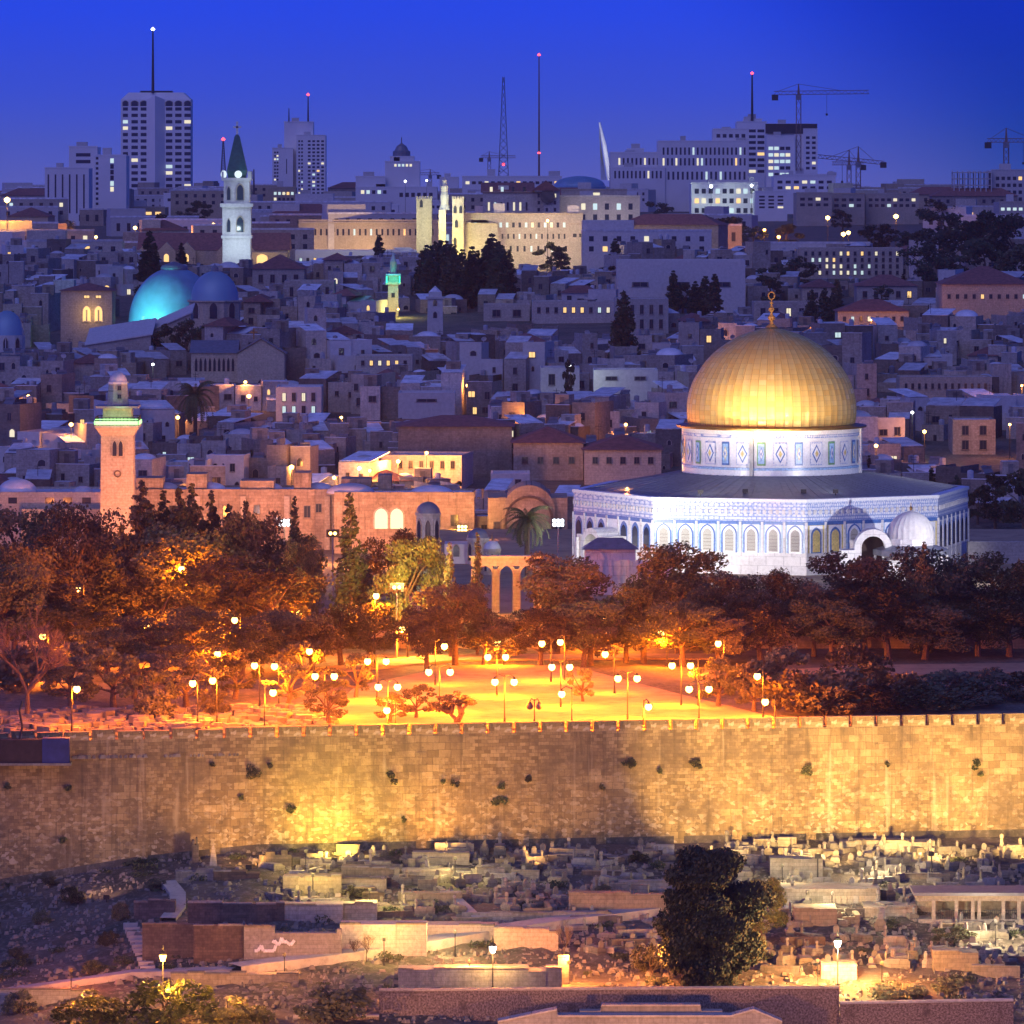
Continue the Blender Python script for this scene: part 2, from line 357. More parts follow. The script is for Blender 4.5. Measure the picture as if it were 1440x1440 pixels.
def rough_parapet():
    m, t, N, L, b = nodemat('rough_parapet_stone'); tc = N.new('ShaderNodeTexCoord'); o = tc.outputs['Object']
    c = mixc(t, (0.11,0.075,0.06), (0.36,0.27,0.22), rampf(t, noisef(t, o, 5.5, 3, 0.8), 0.42, 0.60)); c = mixc(t, c, (0.10,0.07,0.055), rampf(t, noisef(t, o, 0.6, 4), 0.55, 0.75))
    L.new(c, b.inputs['Base Color']); b.inputs['Roughness'].default_value = 0.95; return m
M['parapet'] = rough_parapet()
def gold_mat():
    m, t, N, L, b = nodemat('gilded_plates')
    uv = N.new('ShaderNodeUVMap'); br = N.new('ShaderNodeTexBrick'); L.new(uv.outputs[0], br.inputs['Vector'])
    br.offset = 0.0; br.inputs['Scale'].default_value = 1; br.inputs['Brick Width'].default_value = 1/60; br.inputs['Row Height'].default_value = 1/26
    br.inputs['Mortar Size'].default_value = 0.0012; br.inputs['Mortar Smooth'].default_value = 0.5
    br.inputs['Color1'].default_value = (1.0,0.70,0.20,1); br.inputs['Color2'].default_value = (0.84,0.52,0.12,1); br.inputs['Mortar'].default_value = (0.60,0.36,0.09,1)
    L.new(br.outputs['Color'], b.inputs['Base Color']); b.inputs['Metallic'].default_value = 0.45
    br2 = N.new('ShaderNodeTexBrick'); L.new(uv.outputs[0], br2.inputs['Vector']); br2.offset = 0.0
    for k in ('Brick Width', 'Row Height', 'Mortar Size'): br2.inputs[k].default_value = br.inputs[k].default_value
    br2.inputs['Scale'].default_value = 1; br2.inputs['Color1'].default_value = (0.30,0.30,0.30,1); br2.inputs['Color2'].default_value = (0.62,0.62,0.62,1); br2.inputs['Mortar'].default_value = (0.8,0.8,0.8,1)
    L.new(br2.outputs['Color'], b.inputs['Roughness']); return m
M['gold'] = gold_mat()
def tile_band():
    # geometric blue / white / green tilework
    m, t, N, L, b = nodemat('patterned_tilework')
    v, ob = wallvec(t, 1, 1)
    vo = N.new('ShaderNodeTexVoronoi'); vo.inputs['Scale'].default_value = 2.2; vo.inputs['Randomness'].default_value = 0.25; L.new(v, vo.inputs['Vector'])
    ck = N.new('ShaderNodeTexBrick'); L.new(v, ck.inputs['Vector']); ck.inputs['Scale'].default_value = 1; ck.inputs['Brick Width'].default_value = 0.5; ck.inputs['Row Height'].default_value = 0.42
    ck.inputs['Color1'].default_value = (0.60,0.64,0.74,1); ck.inputs['Color2'].default_value = (0.34,0.43,0.66,1); ck.inputs['Mortar'].default_value = (0.20,0.28,0.55,1); ck.inputs['Mortar Size'].default_value = 0.06
    c = mixc(t, ck.outputs['Color'], (0.72,0.72,0.76), rampf(t, vo.outputs['Distance'], 0.42, 0.2))
    L.new(c, b.inputs['Base Color']); b.inputs['Roughness'].default_value = 0.35
    return m
M['tiles'] = tile_band()
def ground_mat(name, c1, c2, c3, s1=0.15, s2=1.5, bump=0.3):
    m, t, N, L, b = nodemat(name)
    tc = N.new('ShaderNodeTexCoord'); o = tc.outputs['Object']
    c = mixc(t, c1, c2, rampf(t, noisef(t, o, s1, 6, 0.7), 0.4, 0.6)); n2 = noisef(t, o, s2, 5, 0.7)
    c = mixc(t, c, c3, rampf(t, n2, 0.5, 0.68))
    L.new(c, b.inputs['Base Color']); b.inputs['Roughness'].default_value = 0.95
    bp = N.new('ShaderNodeBump'); bp.inputs['Strength'].default_value = bump; bp.inputs['Distance'].default_value = 0.4; L.new(n2, bp.inputs['Height']); L.new(bp.outputs[0], b.inputs['Normal'])
    return m
M['ground'] = ground_mat('dry_earth', (0.15,0.12,0.09), (0.07,0.065,0.04), (0.24,0.21,0.16))
M['paving'] = ground_mat('worn_paving', (0.44,0.32,0.18), (0.34,0.245,0.135), (0.24,0.17,0.095), 0.10, 0.45, 0.05)
M['path'] = ground_mat('pale_path', (0.50,0.47,0.42), (0.42,0.39,0.35), (0.36,0.33,0.29), 0.3, 1.2, 0.1)
M['rubble'] = plain('loose_rubble', (0.25,0.22,0.18), 0.95, nscale=0.5, amt=0.45)

# ------------------------------------------------------------------ ground and paved areas
def spread(a, b, st):
    r = []; x = a
    while x < b: r.append(x); x += st
    return r
rows = spread(380, 530, 10)+spread(530, VW-0.3, 0.9)+[VW-0.25, VW-0.02, VW+0.25, VW+0.7, VW+2.3, VW+2.5]+spread(VW+4, 960, 6)+spread(960, 1700, 14)+spread(1700, 3600, 60)+spread(3600, 5000, 200)
NC = 221; gv = []; gf = []
for v in rows:
    hw = 0.13*v+30
    for i in range(NC):
        X = -hw+2*hw*i/(NC-1); D = v+SK*X
        z = T(X, D)
        if 520 < v < VW-0.3: z += 0.45*noise.noise(Vector((X*0.25, D*0.25, 0)))+0.25*noise.noise(Vector((X*0.9, D*0.9, 5)))
        elif VW+4 < v < 700: z += 0.15*noise.noise(Vector((X*0.2, D*0.2, 9)))
        gv.append((X, D, z))
gf = [(j*NC+i, j*NC+i+1, (j+1)*NC+i+1, (j+1)*NC+i) for j in range(len(rows)-1) for i in range(NC-1)]
g = MB(); g.add(gv, gf); tag(g.build('ground', M['ground'], smooth=True), kind='structure')
def sheet(name, pts, mat, z=0.0, kind='structure', thick=0.25, flat=None):
    # polygon given in photo columns and distances, laid on the terrain as a thin real slab
    b = MB(); tp = []; 
    for px, D in pts:
        X = xp(px, D); tp.append((X, D, (flat if flat is not None else T(X, D))+z))
    k = len(tp); vs = tp+[(x, y, q-thick) for x, y, q in tp]
    b.add(vs, [tuple(range(k))]+[((i+1)%k, i, k+i, k+(i+1)%k) for i in range(k)])
    o = b.build(name, mat); 
    if kind: o['kind'] = kind
    return o
ZP = EY-60.6
sheet('plaza', [(478,619.5),(470,640),(500,663),(640,690),(800,690),(950,655),(1060,633),(1100,626.5),(800,622)], M['paving'], flat=ZP+0.22)
sheet('path', [(420,676),(640,697),(1010,700),(1010,706),(600,704),(420,684)], M['paving'], flat=ZP+0.2)
sheet('path', [(980,668),(1200,676),(1500,682),(1500,694),(1200,690),(980,676)], M['paving'], flat=ZP+0.2)
ZF = EY-56.5                                     # raised platform under the great dome
b = MB(); b.box(xp(560,715), 95, 715, 872, ZP-1, ZF); o = b.build('platform', [M['terrace']]); o['kind'] = 'structure'
b = MB(); b.box(xp(560,715)+0.3, 94.7, 715.3, 871.7, ZF, ZF+0.04); tag(b.build('platform_paving', M['paving']), kind='structure')

# ------------------------------------------------------------------ window and lamp kits
def unit_window(kind, frame=True):
    b = MB(); b.box(-0.5, 0.5, -0.05, 0.2, 0, 1, 0)
    if frame:
        t = 0.1
        b.box(-0.6, -0.5, -0.12, 0.2, -0.06, 1.06, 1); b.box(0.5, 0.6, -0.12, 0.2, -0.06, 1.06, 1); b.box(-0.5, 0.5, -0.12, 0.2, 1, 1.06, 1); b.box(-0.66, 0.66, -0.16, 0.2, -0.12, -0.06, 1)
        b.box(-0.03, 0.03, -0.08, -0.05, 0, 1, 1)
    return b.mesh('window', [M[kind], M['frame']])
WM = {(k, f): unit_window(k, f) for k in ('glass', 'lit_warm', 'lit_pale', 'lit_cool') for f in (True, False)}
def unit_arch_window(kind):
    b = MB(); b.arch(1, 1.6, -0.05, 0.1, 0, 0, 0); b.archring(1, 1.6, 0.14, -0.12, 0.1, 0, 0, 1); return b.mesh('window', [M[kind], M['cream']])
AM = {k: unit_arch_window(k) for k in ('glass', 'lit_warm', 'lit_pale')}
def win(parent, x, y, z, w, h, kind='glass', rz=0, arch=False, frame=True, name='window'):
    if arch: return put(name, AM[kind], parent, (x, y, z), rz, (w, 1, h/1.6))
    return put(name, WM[(kind, frame)], parent, (x, y, z), rz, (w, 1, h))
dome_cache = {}
def dome_mesh(mat, n=16, k=1.0, key=''):
    q = (mat, n, k)
    if q not in dome_cache:
        b = MB(); b.lathe([(cos(a)*1.0, sin(a)*k) for a in [i*pi/2/7 for i in range(7)]]+[(0.001, k)], n); dome_cache[q] = b.mesh('dome', M[mat], True)
    return dome_cache[q]
tank_b = MB(); tank_b.lathe([(0.0,0.35),(0.5,0.35),(0.5,1.45),(0.1,1.6),(0.0,1.6)], 8); tank_b.box(-0.4,-0.3,-0.4,-0.3,0,0.4); tank_b.box(0.3,0.4,-0.4,-0.3,0,0.4); tank_b.box(0.3,0.4,0.3,0.4,0,0.4); tank_b.box(-0.4,-0.3,0.3,0.4,0,0.4)
TANK = tank_b.mesh('water_tank', M['tank'])
pb = MB(); pb.add([(-0.9,-0.6,0.1),(0.9,-0.6,0.1),(0.9,0.5,1.0),(-0.9,0.5,1.0)], [(0,1,2,3)]); pb.box(-0.85,-0.75,0.4,0.5,0,1); pb.box(0.75,0.85,0.4,0.5,0,1); pb.box(-0.85,0.85,0.35,0.85,1.0,1.35)
PANEL = pb.mesh('solar_heater', M['lead'])
db = MB(); db.tube((0,0,0),(0,0,0.9),0.05); db.lathe([(0.02,0),(0.3,0.05),(0.55,0.2)], 10, c=(0,0,0)); 
vs = db.v; k0 = 12
for i in range(k0, len(vs)):
    x, y, z = vs[i]; vs[i] = (x, -z*0.8-y*0.5, 1.1+y*0.8-z*0.4)
DISH = db.mesh('satellite_dish', M['concrete'])
AER = MB().tube((0,0,0),(0,0,3),0.05).tube((-0.6,0,2.6),(0.6,0,2.6),0.04).tube((-0.4,0,2.2),(0.4,0,2.2),0.04).mesh('aerial', M['dark_metal'])
STAIR = MB().box(-1.3,1.3,-1.2,1.2,0,2.3,0,0,1).box(-0.4,0.4,-1.24,-1.2,0,1.9,2).mesh('stair_room', [M['house'], M['roof'], M['frame']])

# ------------------------------------------------------------------ trees
def leafcloud(rng, blobs, n_per, size, mb=None, flat=0.7):
    mb = mb or MB(); vs = []; fs = []; o = len(mb.v)
    for (cx, cy, cz, r, rzk) in blobs:
        for _ in range(int(n_per*r*r)):
            u = rng.uniform(-1, 1); t = rng.uniform(0, 2*pi); q = math.sqrt(1-u*u); rr = r*rng.uniform(0.55, 1.08)
            p = Vector((cx+rr*q*cos(t), cy+rr*q*sin(t), cz+rr*u*rzk))
            a = Vector((rng.uniform(-1,1), rng.uniform(-1,1), rng.uniform(-1,1))).normalized(); c = a.orthogonal().normalized()
            s = size*rng.uniform(0.5, 1.3); k = len(vs)+o
            vs += [p-a*s*0.5-c*s*0.28, p+a*s*0.1-c*s*0.42, p+a*s*0.6+c*s*0.05, p+c*s*0.4]
            fs.append((k, k+1, k+2, k+3))
    mb.v += [tuple(v) for v in vs]; mb.f += fs; mb.m += [0]*len(fs); return mb
def tree_mesh(kind, seed):
    # all built for a tree 10 m tall
    g = random.Random(seed); tr = MB(); blobs = []
    if kind in ('pine', 'broad', 'olive', 'darktree', 'farpine'):
        lo = {'pine': 3.2, 'broad': 2.6, 'olive': 2.8, 'darktree': 0.9, 'farpine': 2.4}[kind]; hwid = {'pine': 3.6, 'broad': 3.9, 'olive': 5.2, 'darktree': 3.9, 'farpine': 3.8}[kind]
        bend = g.uniform(-0.6, 0.6); th = {'olive': 3.2}.get(kind, 5.5)
        pts = [(0,0,-0.6),(bend*0.3, 0, th*0.4),(bend, g.uniform(-.4,.4), th)]
        r0 = {'olive': 0.7}.get(kind, 0.38)
        tr.path(pts, [r0, r0*0.75, r0*0.5], 8)
        nl = {'pine': 13, 'broad': 12, 'olive': 9, 'darktree': 24, 'farpine': 7}[kind]
        for i in range(nl):
            t = 2*pi*i/nl+g.uniform(-0.5,0.5); zz = lo+(9.0-lo)*((i*0.618)%1.0)
            env = math.sqrt(max(0.05, 1-((zz-(lo+10)/2.2)/((10-lo)/1.55))**2)); rad = hwid*env*g.uniform(0.55, 0.95)
            e = (bend+rad*cos(t), rad*sin(t), zz); s0 = (bend*0.6, 0, min(th, zz*0.55+0.6))
            mid = ((s0[0]+e[0])/2, (s0[1]+e[1])/2, (s0[2]+e[2])/2+g.uniform(-.3,.5))
            tr.path([s0, mid, e], [r0*0.36, r0*0.2, 0.05], 5)
            for _ in range({'farpine': 3, 'olive': 3}.get(kind, 4)):
                br = g.uniform(0.7, 1.35)*{'olive': 1.05, 'darktree': 1.4, 'pine': 1.15}.get(kind, 1.1)
                blobs.append((e[0]+g.uniform(-1.1,1.1), e[1]+g.uniform(-1.1,1.1), e[2]+g.uniform(-.8,.8), br, g.uniform(0.45,0.75)))
        for _ in range(5): blobs.append((bend+g.uniform(-1.2,1.2), g.uniform(-1,1), g.uniform(7.5,9.2), g.uniform(0.8,1.2), 0.7))
        dens, sz = {'pine': (115, 0.27), 'broad': (90, 0.34), 'olive': (55, 0.5), 'darktree': (330, 0.28), 'farpine': (70, 0.55)}[kind]
        cr = leafcloud(g, blobs, dens, sz)
    elif kind in ('cypress', 'spruce', 'farcyp'):
        tr.path([(0,0,-0.5),(0,0,9)], [0.22, 0.04], 6); wd = {'cypress': 0.95, 'spruce': 2.1, 'farcyp': 1.25}[kind]
        nz = 34 if kind != 'farcyp' else 16
        for i in range(nz):
            f = i/(nz-1); z = 0.7+9.0*f
            rad = wd*(min(1, f*5+0.35))*(1-f)**(0.55 if kind != 'spruce' else 0.8)*g.uniform(0.8,1.1)+0.1
            for _ in range(3):
                t = g.uniform(0, 2*pi); br = max(0.22, rad*g.uniform(0.5,0.75))
                blobs.append((cos(t)*(rad-br*0.5), sin(t)*(rad-br*0.5), z+g.uniform(-.2,.2), br, 1.1 if kind != 'spruce' else 0.5))
        if kind == 'spruce':
            for i in range(40):
                f = g.random()**1.2; z = 1.2+8*f; rad = wd*(1-f)*g.uniform(0.9,1.45)+0.2; t = g.uniform(0, 2*pi)
                tr.tube((0,0,z-0.2),(rad*cos(t), rad*sin(t), z+0.1), 0.05, 0.02, 4); blobs.append((rad*cos(t), rad*sin(t), z, 0.42, 0.45))
        cr = leafcloud(g, blobs, 150 if kind != 'farcyp' else 260, {'cypress': 0.24, 'spruce': 0.28, 'farcyp': 0.4}[kind])
    elif kind in ('shrub','glowshrub'):
        for i in range(6): tr.tube((0,0,-0.5),(g.uniform(-2.5,2.5), g.uniform(-2,2), g.uniform(3,6)), 0.18, 0.05, 5)
        for i in range(30):
            t = g.uniform(0, 2*pi); r = 5.5*math.sqrt(g.random()); z = 1.2+g.uniform(0, 6.5)*math.sqrt(max(0.05, 1-(r/6.2)**2))
            blobs.append((r*cos(t), r*sin(t), z, g.uniform(1.1,1.9), 0.7))
        cr = leafcloud(g, blobs, 26, 0.75)
    elif kind == 'palm':
        tr.path([(0,0,-0.5),(0.15,0,3.5),(0.1,0,7.2)], [0.42,0.36,0.4], 8); cr = MB()
        for i in range(62):
            t = g.uniform(0, 2*pi); up = g.uniform(-0.75, 1.25); ln = g.uniform(3.4, 4.3); p = Vector((0.1,0,7.2)); dx = Vector((cos(t), sin(t), 0)); pts = []
            ang = up
            for k in range(9):
                pts.append(p.copy()); p = p+(dx*cos(ang)+Vector((0,0,sin(ang))))*ln/8; ang -= 0.20
            side = Vector((-sin(t), cos(t), 0))
            for k in range(1, 9):
                a, c = pts[k-1], pts[k]
                for s in (-1, 1):
                    for q in (0.2, 0.7):
                        m = a.lerp(c, q); tip = m+side*s*0.62*(1.1-k/12)+dx*0.28+Vector((0,0,-0.22)); w = (c-a).normalized()*0.085
                        cr.add([m-w, m+w, tip], [(0,1,2)])
            for a, c in zip(pts, pts[1:]): cr.tube(a, c, 0.035, 0.03, 3, cap=False)
    elif kind == 'bare':
        cr = MB()
        def br(p, d, ln, r, dep):
            e = p+d*ln; (tr if dep > 2 else cr).tube(p, e, r, r*0.68, 6 if dep > 3 else 3, cap=False)
            if dep == 0: return
            for _ in range(3 if dep > 1 else 4):
                nd = (d*0.75+Vector((g.uniform(-1,1), g.uniform(-1,1), g.uniform(-0.25,0.7)))*0.75).normalized(); br(e, nd, ln*g.uniform(0.66,0.88), r*0.62, dep-1)
        br(Vector((0,0,-0.4)), Vector((0.03,0,1)), 2.9, 0.42, 6)
    elif kind == 'gnarl':
        cr = MB(); ends = []
        P = [[(0,0,-0.4),(-0.3,0,1.8),(-1.8,0.2,3.6),(-2.6,0,5.6)], [(0,0,1.2),(1.0,-0.3,3.4),(1.2,0,4.6),(2.3,0.3,6.0)], [(0.9,-0.3,3.2),(0.4,0.6,5.2),(1.0,0.3,6.8)], [(-1.8,0.2,3.6),(-3.4,-0.5,4.6)], [(-1.5,0.2,3.3),(-0.9,0.7,5.8)]]
        for q in P: tr.path(q, [0.75/(1+0.6*k) for k in range(len(q))], 7); ends.append(q[-1])
        for e in ends:
            for _ in range(6): blobs.append((e[0]+g.uniform(-1.3,1.3), e[1]+g.uniform(-1,1), e[2]+g.uniform(-.4,2.0), g.uniform(0.6,1.15), 0.8))
        cr = leafcloud(g, blobs, 75, 0.42)
    lm = {'pine': 'pine', 'broad': 'bright', 'olive': 'olive', 'darktree': 'pine_dark', 'farpine': 'pine_dark', 'cypress': 'cyp', 'spruce': 'cyp', 'farcyp': 'pine_dark', 'shrub': 'olive', 'glowshrub': 'bright', 'palm': 'palm', 'bare': 'twig', 'gnarl': 'olive'}[kind]
    return tr.mesh('trunk', M['trunk']), cr.mesh('crown', M[lm])
TM = {}
NVAR = {'pine': 4, 'broad': 1, 'olive': 3, 'darktree': 1, 'farpine': 3, 'cypress': 3, 'spruce': 2, 'farcyp': 3, 'shrub': 3, 'glowshrub': 2, 'palm': 2, 'bare': 1, 'gnarl': 1}
def tree(kind, px, D, ytop, name, desc, wpx=None, label=None, group=None, base=None, rz=None, seed=None):
    i = rnd.randrange(NVAR[kind]) if seed is None else seed
    if (kind, i) not in TM: TM[(kind, i)] = tree_mesh(kind, 100+i*7+len(kind)*13)
    X = xp(px, D); z0 = T(X, D) if base is None else base
    h = zp(ytop, D)-z0; s = h/10.0
    natural = {'pine': 8.6, 'broad': 9.4, 'olive': 12, 'darktree': 9.4, 'farpine': 9, 'cypress': 2.1, 'spruce': 4.6, 'farcyp': 2.8, 'glowshrub': 13.5, 'shrub': 13.5, 'palm': 7.6, 'bare': 14, 'gnarl': 8}[kind]
    sx = s if wpx is None else (wpx*D/F)/natural
    o = thing(name, label, 'tree' if 'shrub' not in kind else 'shrub', (X, D, z0), rnd.uniform(0, 6.28) if rz is None else rz, group, None if label else (desc, px, (ytop+HOR+(EY-z0)*F/D)/2))
    o.scale = (sx, sx, s)
    t, c = TM[(kind, i)]; put('trunk', t, o); put('crown', c, o); return o

# ------------------------------------------------------------------ city wall
ang = math.atan(SK)
wall = thing('city_wall', 'long crenellated golden stone city wall above the cemetery', 'wall', (0, VW, 0), ang)
HW = 92; b = MB(); ztop = EY-60.75
npan = 46
vs = []; fs = []
b.box(-HW, HW, 0, 2.4, EY-80, ztop)
# faint buttress-like strips and a batter course at the foot
for s_ in (-38.2, -30.8, -9.5, 1.2, 9.3, 17.5, 23.6, 31.5, 38.8):
    b.box(s_-0.5, s_+0.55, -0.07, 0, EY-78, ztop-1.8)
b.build('masonry', M['wall'], wall)
me = MB().box(-1.17, 1.17, 0.0, 0.75, -0.02, 0.98).box(-1.2, 1.2, -0.05, 0.8, 0.98, 1.08).mesh('merlon', M['wall'])
s0 = (1016-720)*617.5/F
k = -40
for i in range(-34, 24):
    s_ = (s0+i*2.69)/cos(ang)+1.345
    px = 720+s_*cos(ang)*F/(VW+s_*sin(ang))
    if -140 < px < 1590:
        o = put('merlon', me, wall, (s_, 0.02, ztop), 0)
        if px < 300 and int(i) % 3: o.scale = (1.07, 1, 0.8)
# plants rooted in the masonry
for (px, py, r) in [(358,1083,12),(551,1093,9),(640,1101,6),(624,1098,4),(703,1122,11),(706,1107,7),(745,1096,6),(884,1073,10),(925,1083,5),(978,1074,8),(1133,1083,9),(1375,1075,8),(1379,1088,5),(410,1138,6),(340,1121,4),(381,1077,4),(299,1077,4),(88,1181,6),(95,1107,5),(12,1105,5),(1247,1074,4),(846,1107,4),(570,1152,4),(1053,1172,4)]:
    X = xp(px, VW); D = VW+SK*X; X = xp(px, D); D = VW+SK*X-0.2
    g2 = random.Random(px); bl = [(g2.uniform(-r,r)*0.045, -0.15, g2.uniform(-r,r)*0.05, r*0.042, 0.8) for _ in range(4)]
    cb = leafcloud(g2, bl, 260/(r*0.08), 0.22)
    o = cb.build('caper_bush', M['pine'], loc=(X, D, zp(py, D))); tag(o, None, 'bush', 'bushes rooted in the city wall', auto=('dark bush rooted in the stone wall', px, py))
# tarpaulin-covered platform hung on the wall at the far left
o = thing('covered_hoarding', 'dark blue tarpaulin hoarding fixed to the wall top at far left', 'hoarding', (xp(30,604.3), 604.3, zp(1072,604)))
b = MB(); b.box(-5.2, 2.2, -1.0, 0.3, 0, 2.35); b.build('brown_sheet', M['brown'], o)
b = MB(); b.box(2.2, 4.9, -1.05, 0.35, 0, 2.5); b.build('tarpaulin', M['tarp'], o)
b = MB(); b.path([(-0.2,0,2.3),(0.1,0,3.6),(-0.2,0,5.2),(0.1,0,6.2)], 0.12); b.build('pole', M['dark_metal'], o)
b = MB(); b.box(-5.4, 5.1, -1.2, 0.3, -0.25, 0.0); b.build('ledge', M['terrace'], o)

# ------------------------------------------------------------------ cemetery
def bterr(px0, px1, yt, yb, name, label, mat='terrace', depth=3.0, cat='wall', rz=0.0, Dv=None, top=None, group=None):
    pm = (px0+px1)/2; D = Dv or D_at(pm, yb); X = xp(pm, D); z0 = T(X, D); w = (px1-px0)*D/F; h = (yb-yt)*D/F
    o = thing(name, label, cat, (X, D, z0), rz, group)
    gq = random.Random(px0*7+yt); b = MB(); c = MB(); x = -w/2; hm_ = []
    while x < w/2-0.05:
        x1 = min(w/2, x+gq.uniform(1.2, 3.4)); hh = h*gq.choice([1, 1, 1, gq.uniform(.9, 1), gq.uniform(.8, .95)]); b.box(x, x1, gq.uniform(-.04, .05), depth, -2.0, hh)
        if gq.random() < .72: c.box(x-.02, x1-gq.choice([0, 0, .4]), -.08, gq.uniform(.4, .7), hh, hh+gq.uniform(.1, .17))
        x = x1
    b.build('masonry', M[mat], o)
    if c.v: c.build('coping', M[top or 'tomb'], o)
    return o, w, h, D
bt = bterr
bt(1183,1315,1183,1198,'retaining_wall','long low cream retaining wall with headstones on top at wall foot')
bt(1083,1157,1208,1235,'retaining_wall','square cream terrace wall right of the dark cemetery tree')
o, w, h, D = bt(1100,1238,1250,1272,'tomb_terrace','long pale tomb terrace with square niches below the tombstones', depth=5, cat='terrace')
for i in range(9): put('niche', MB().box(-0.5,0.5,-0.1,0,0,0.75).mesh('niche', M['dark_stone']) if i == 0 else niche_m, o, (w*(-0.05+0.06*i), 0.0, 0.1)) if i else globals().__setitem__('niche_m', put('niche', MB().box(-0.34,0.34,-0.05,0.02,0,0.75).mesh('niche', M['cream']), o, (-w*0.05,0.0,0.1)).data)
bt(1117,1177,1278,1305,'retaining_wall','short pale block wall above the right cemetery lamp', depth=4)
bt(1216,1290,1276,1290,'retaining_wall','low curved cream terrace edge beside the open tomb pavilion', depth=5)
# open pavilion tomb on the right
pm, D = 1375, D_at(1375, 1300); X = xp(pm, D); z0 = T(X, D); u = D/F
o = thing('tomb_pavilion', 'flat roofed stone tomb pavilion with wide barred openings at right edge', 'pavilion', (X, D, z0), 0)
b = MB(); W_ = 62*u+1.5
b.box(-W_, W_, 0, 5, -2, 7*u); b.box(-W_, W_, 0, 0.4, 33*u, 41*u)
for x_ in (-62, -30, -7, 2, 36, 58, 80): b.box((x_-2.5)*u, (x_+2.5)*u, 0, 0.5, 7*u, 33*u)
b.box(-W_, W_, 4.6, 5, 7*u, 41*u); b.build('wall', M['cream'], o)
b = MB(); b.box(-W_-0.5, W_+0.4, -0.5, 5.4, 41*u, 41*u+0.3); b.build('roof', M['lead'], o)
for x_ in (-44, -18, 20, 48):
    b = MB()
    for k in range(8): b.tube(((x_-11+k*3)*u, 0.25, 7*u), ((x_-11+k*3)*u, 0.25, 20*u), 0.03, n=4)
    b.box((x_-12)*u, (x_+12)*u, 0.2, 0.3, 19*u, 20*u); b.build('railing', M['dark_metal'], o)
# left-hand enclosures
bt(343,480,1303,1352,'long_wall','long cream wall with white painted scrawl above the lower path', depth=1.2)
bt(478,600,1300,1345,'retaining_wall','smooth yellow lit wall where the ramp begins', depth=3, mat='cream')
bt(596,700,1301,1322,'retaining_wall','low end of the yellow lit ramp wall', depth=3, mat='cream')
bt(695,785,1306,1335,'retaining_wall','pale sloping wall right of the short cemetery lamp', depth=2, mat='cream')
bt(800,948,1256,1288,'retaining_wall','pale terrace wall left of the big dark tree', depth=2)
bt(264,400,1270,1299,'grave_plot_wall','dark brown front wall of the square grave plot', mat='dark_stone', depth=1)
bt(188,246,1264,1292,'grave_plot_wall','small dark plot wall left of the square grave plot', mat='dark_stone', depth=2)
bt(200,272,1300,1350,'grave_plot_wall','dark recessed enclosure wall above the stone steps', mat='dark_stone', depth=1)
bt(272,342,1302,1352,'grave_plot_wall','dark enclosure wall beside the long cream wall', mat='dark_stone', depth=1)
bt(247,300,1224,1240,'grave_plot_wall','cream stone tomb front below the small obelisk', depth=2)
bt(300,365,1226,1238,'grave_plot_wall','low dark tomb front right of the obelisk', mat='dark_stone', depth=2)
bt(398,480,1232,1256,'retaining_wall','yellow lit terrace wall left of centre', depth=3)
bt(398,482,1272,1298,'retaining_wall','lower yellow lit terrace wall left of centre', depth=3)
bt(480,560,1220,1235,'retaining_wall','yellow block terrace under the middle of the wall', depth=3)
bt(580,660,1200,1217,'retaining_wall','yellow ochre block tomb close under the city wall', depth=2.5)
bt(480,543,1236,1253,'retaining_wall','block tomb with paired doors under the middle wall', depth=2.5)
bt(565,635,1224,1238,'retaining_wall','small yellow terrace wall right of the paired doors', depth=2.5)
bt(480,530,1270,1296,'retaining_wall','rounded yellow terrace wall with shrubs on top', depth=2.5)
bt(560,650,1256,1270,'retaining_wall','pale terrace wall above the bent footpath', depth=2)
bt(690,860,1283,1296,'retaining_wall','narrow pale kerb wall along the upper ramp', depth=1.5)
bt(870,950,1240,1252,'retaining_wall','grey terrace wall behind the big dark tree', depth=2)
bt(560,790,1362,1392,'ramp_wall','orange lit rough wall behind the short cemetery lamp', depth=3)
bt(785,800,1346,1388,'gate_pier','pale gate pier at the end of the orange wall', depth=1)
bt(0,130,1392,1412,'retaining_wall','low orange lit wall under the lower left path', depth=1.5)
bt(240,420,1368,1384,'retaining_wall','orange stone kerb wall behind the orange shrub', depth=1.5)
bt(1312,1376,1338,1366,'ribbed_tomb','box tomb with ribbed pale front right of right lamp', depth=3)
bt(1155,1205,1355,1378,'retaining_wall','bright block at the foot of the right cemetery lamp', depth=2)
bt(1060,1120,1168,1182,'box_tomb','pale box tomb at wall foot right of the tree', depth=2)
# scrawl on the long wall
D = D_at(411, 1352)-0.03
for (a, c) in ((358, 388), (384, 414)):
    b = MB(); g2 = random.Random(a); x = xp(a, D); base = zp(1337 if a == 358 else 1326, D); p = (x, D, base)
    while x < xp(c, D):
        q = (x+0.14, D, base+g2.choice([0,0,0.5,0.25,-0.2])); b.tube(p, q, 0.2, n=4); p = q; x += 0.17
    o = b.build('painted_scrawl', M['paint']); tag(o, 'white painted scrawl, %s of the two, on the long cream wall' % ('lower' if a == 358 else 'upper'), 'graffiti')
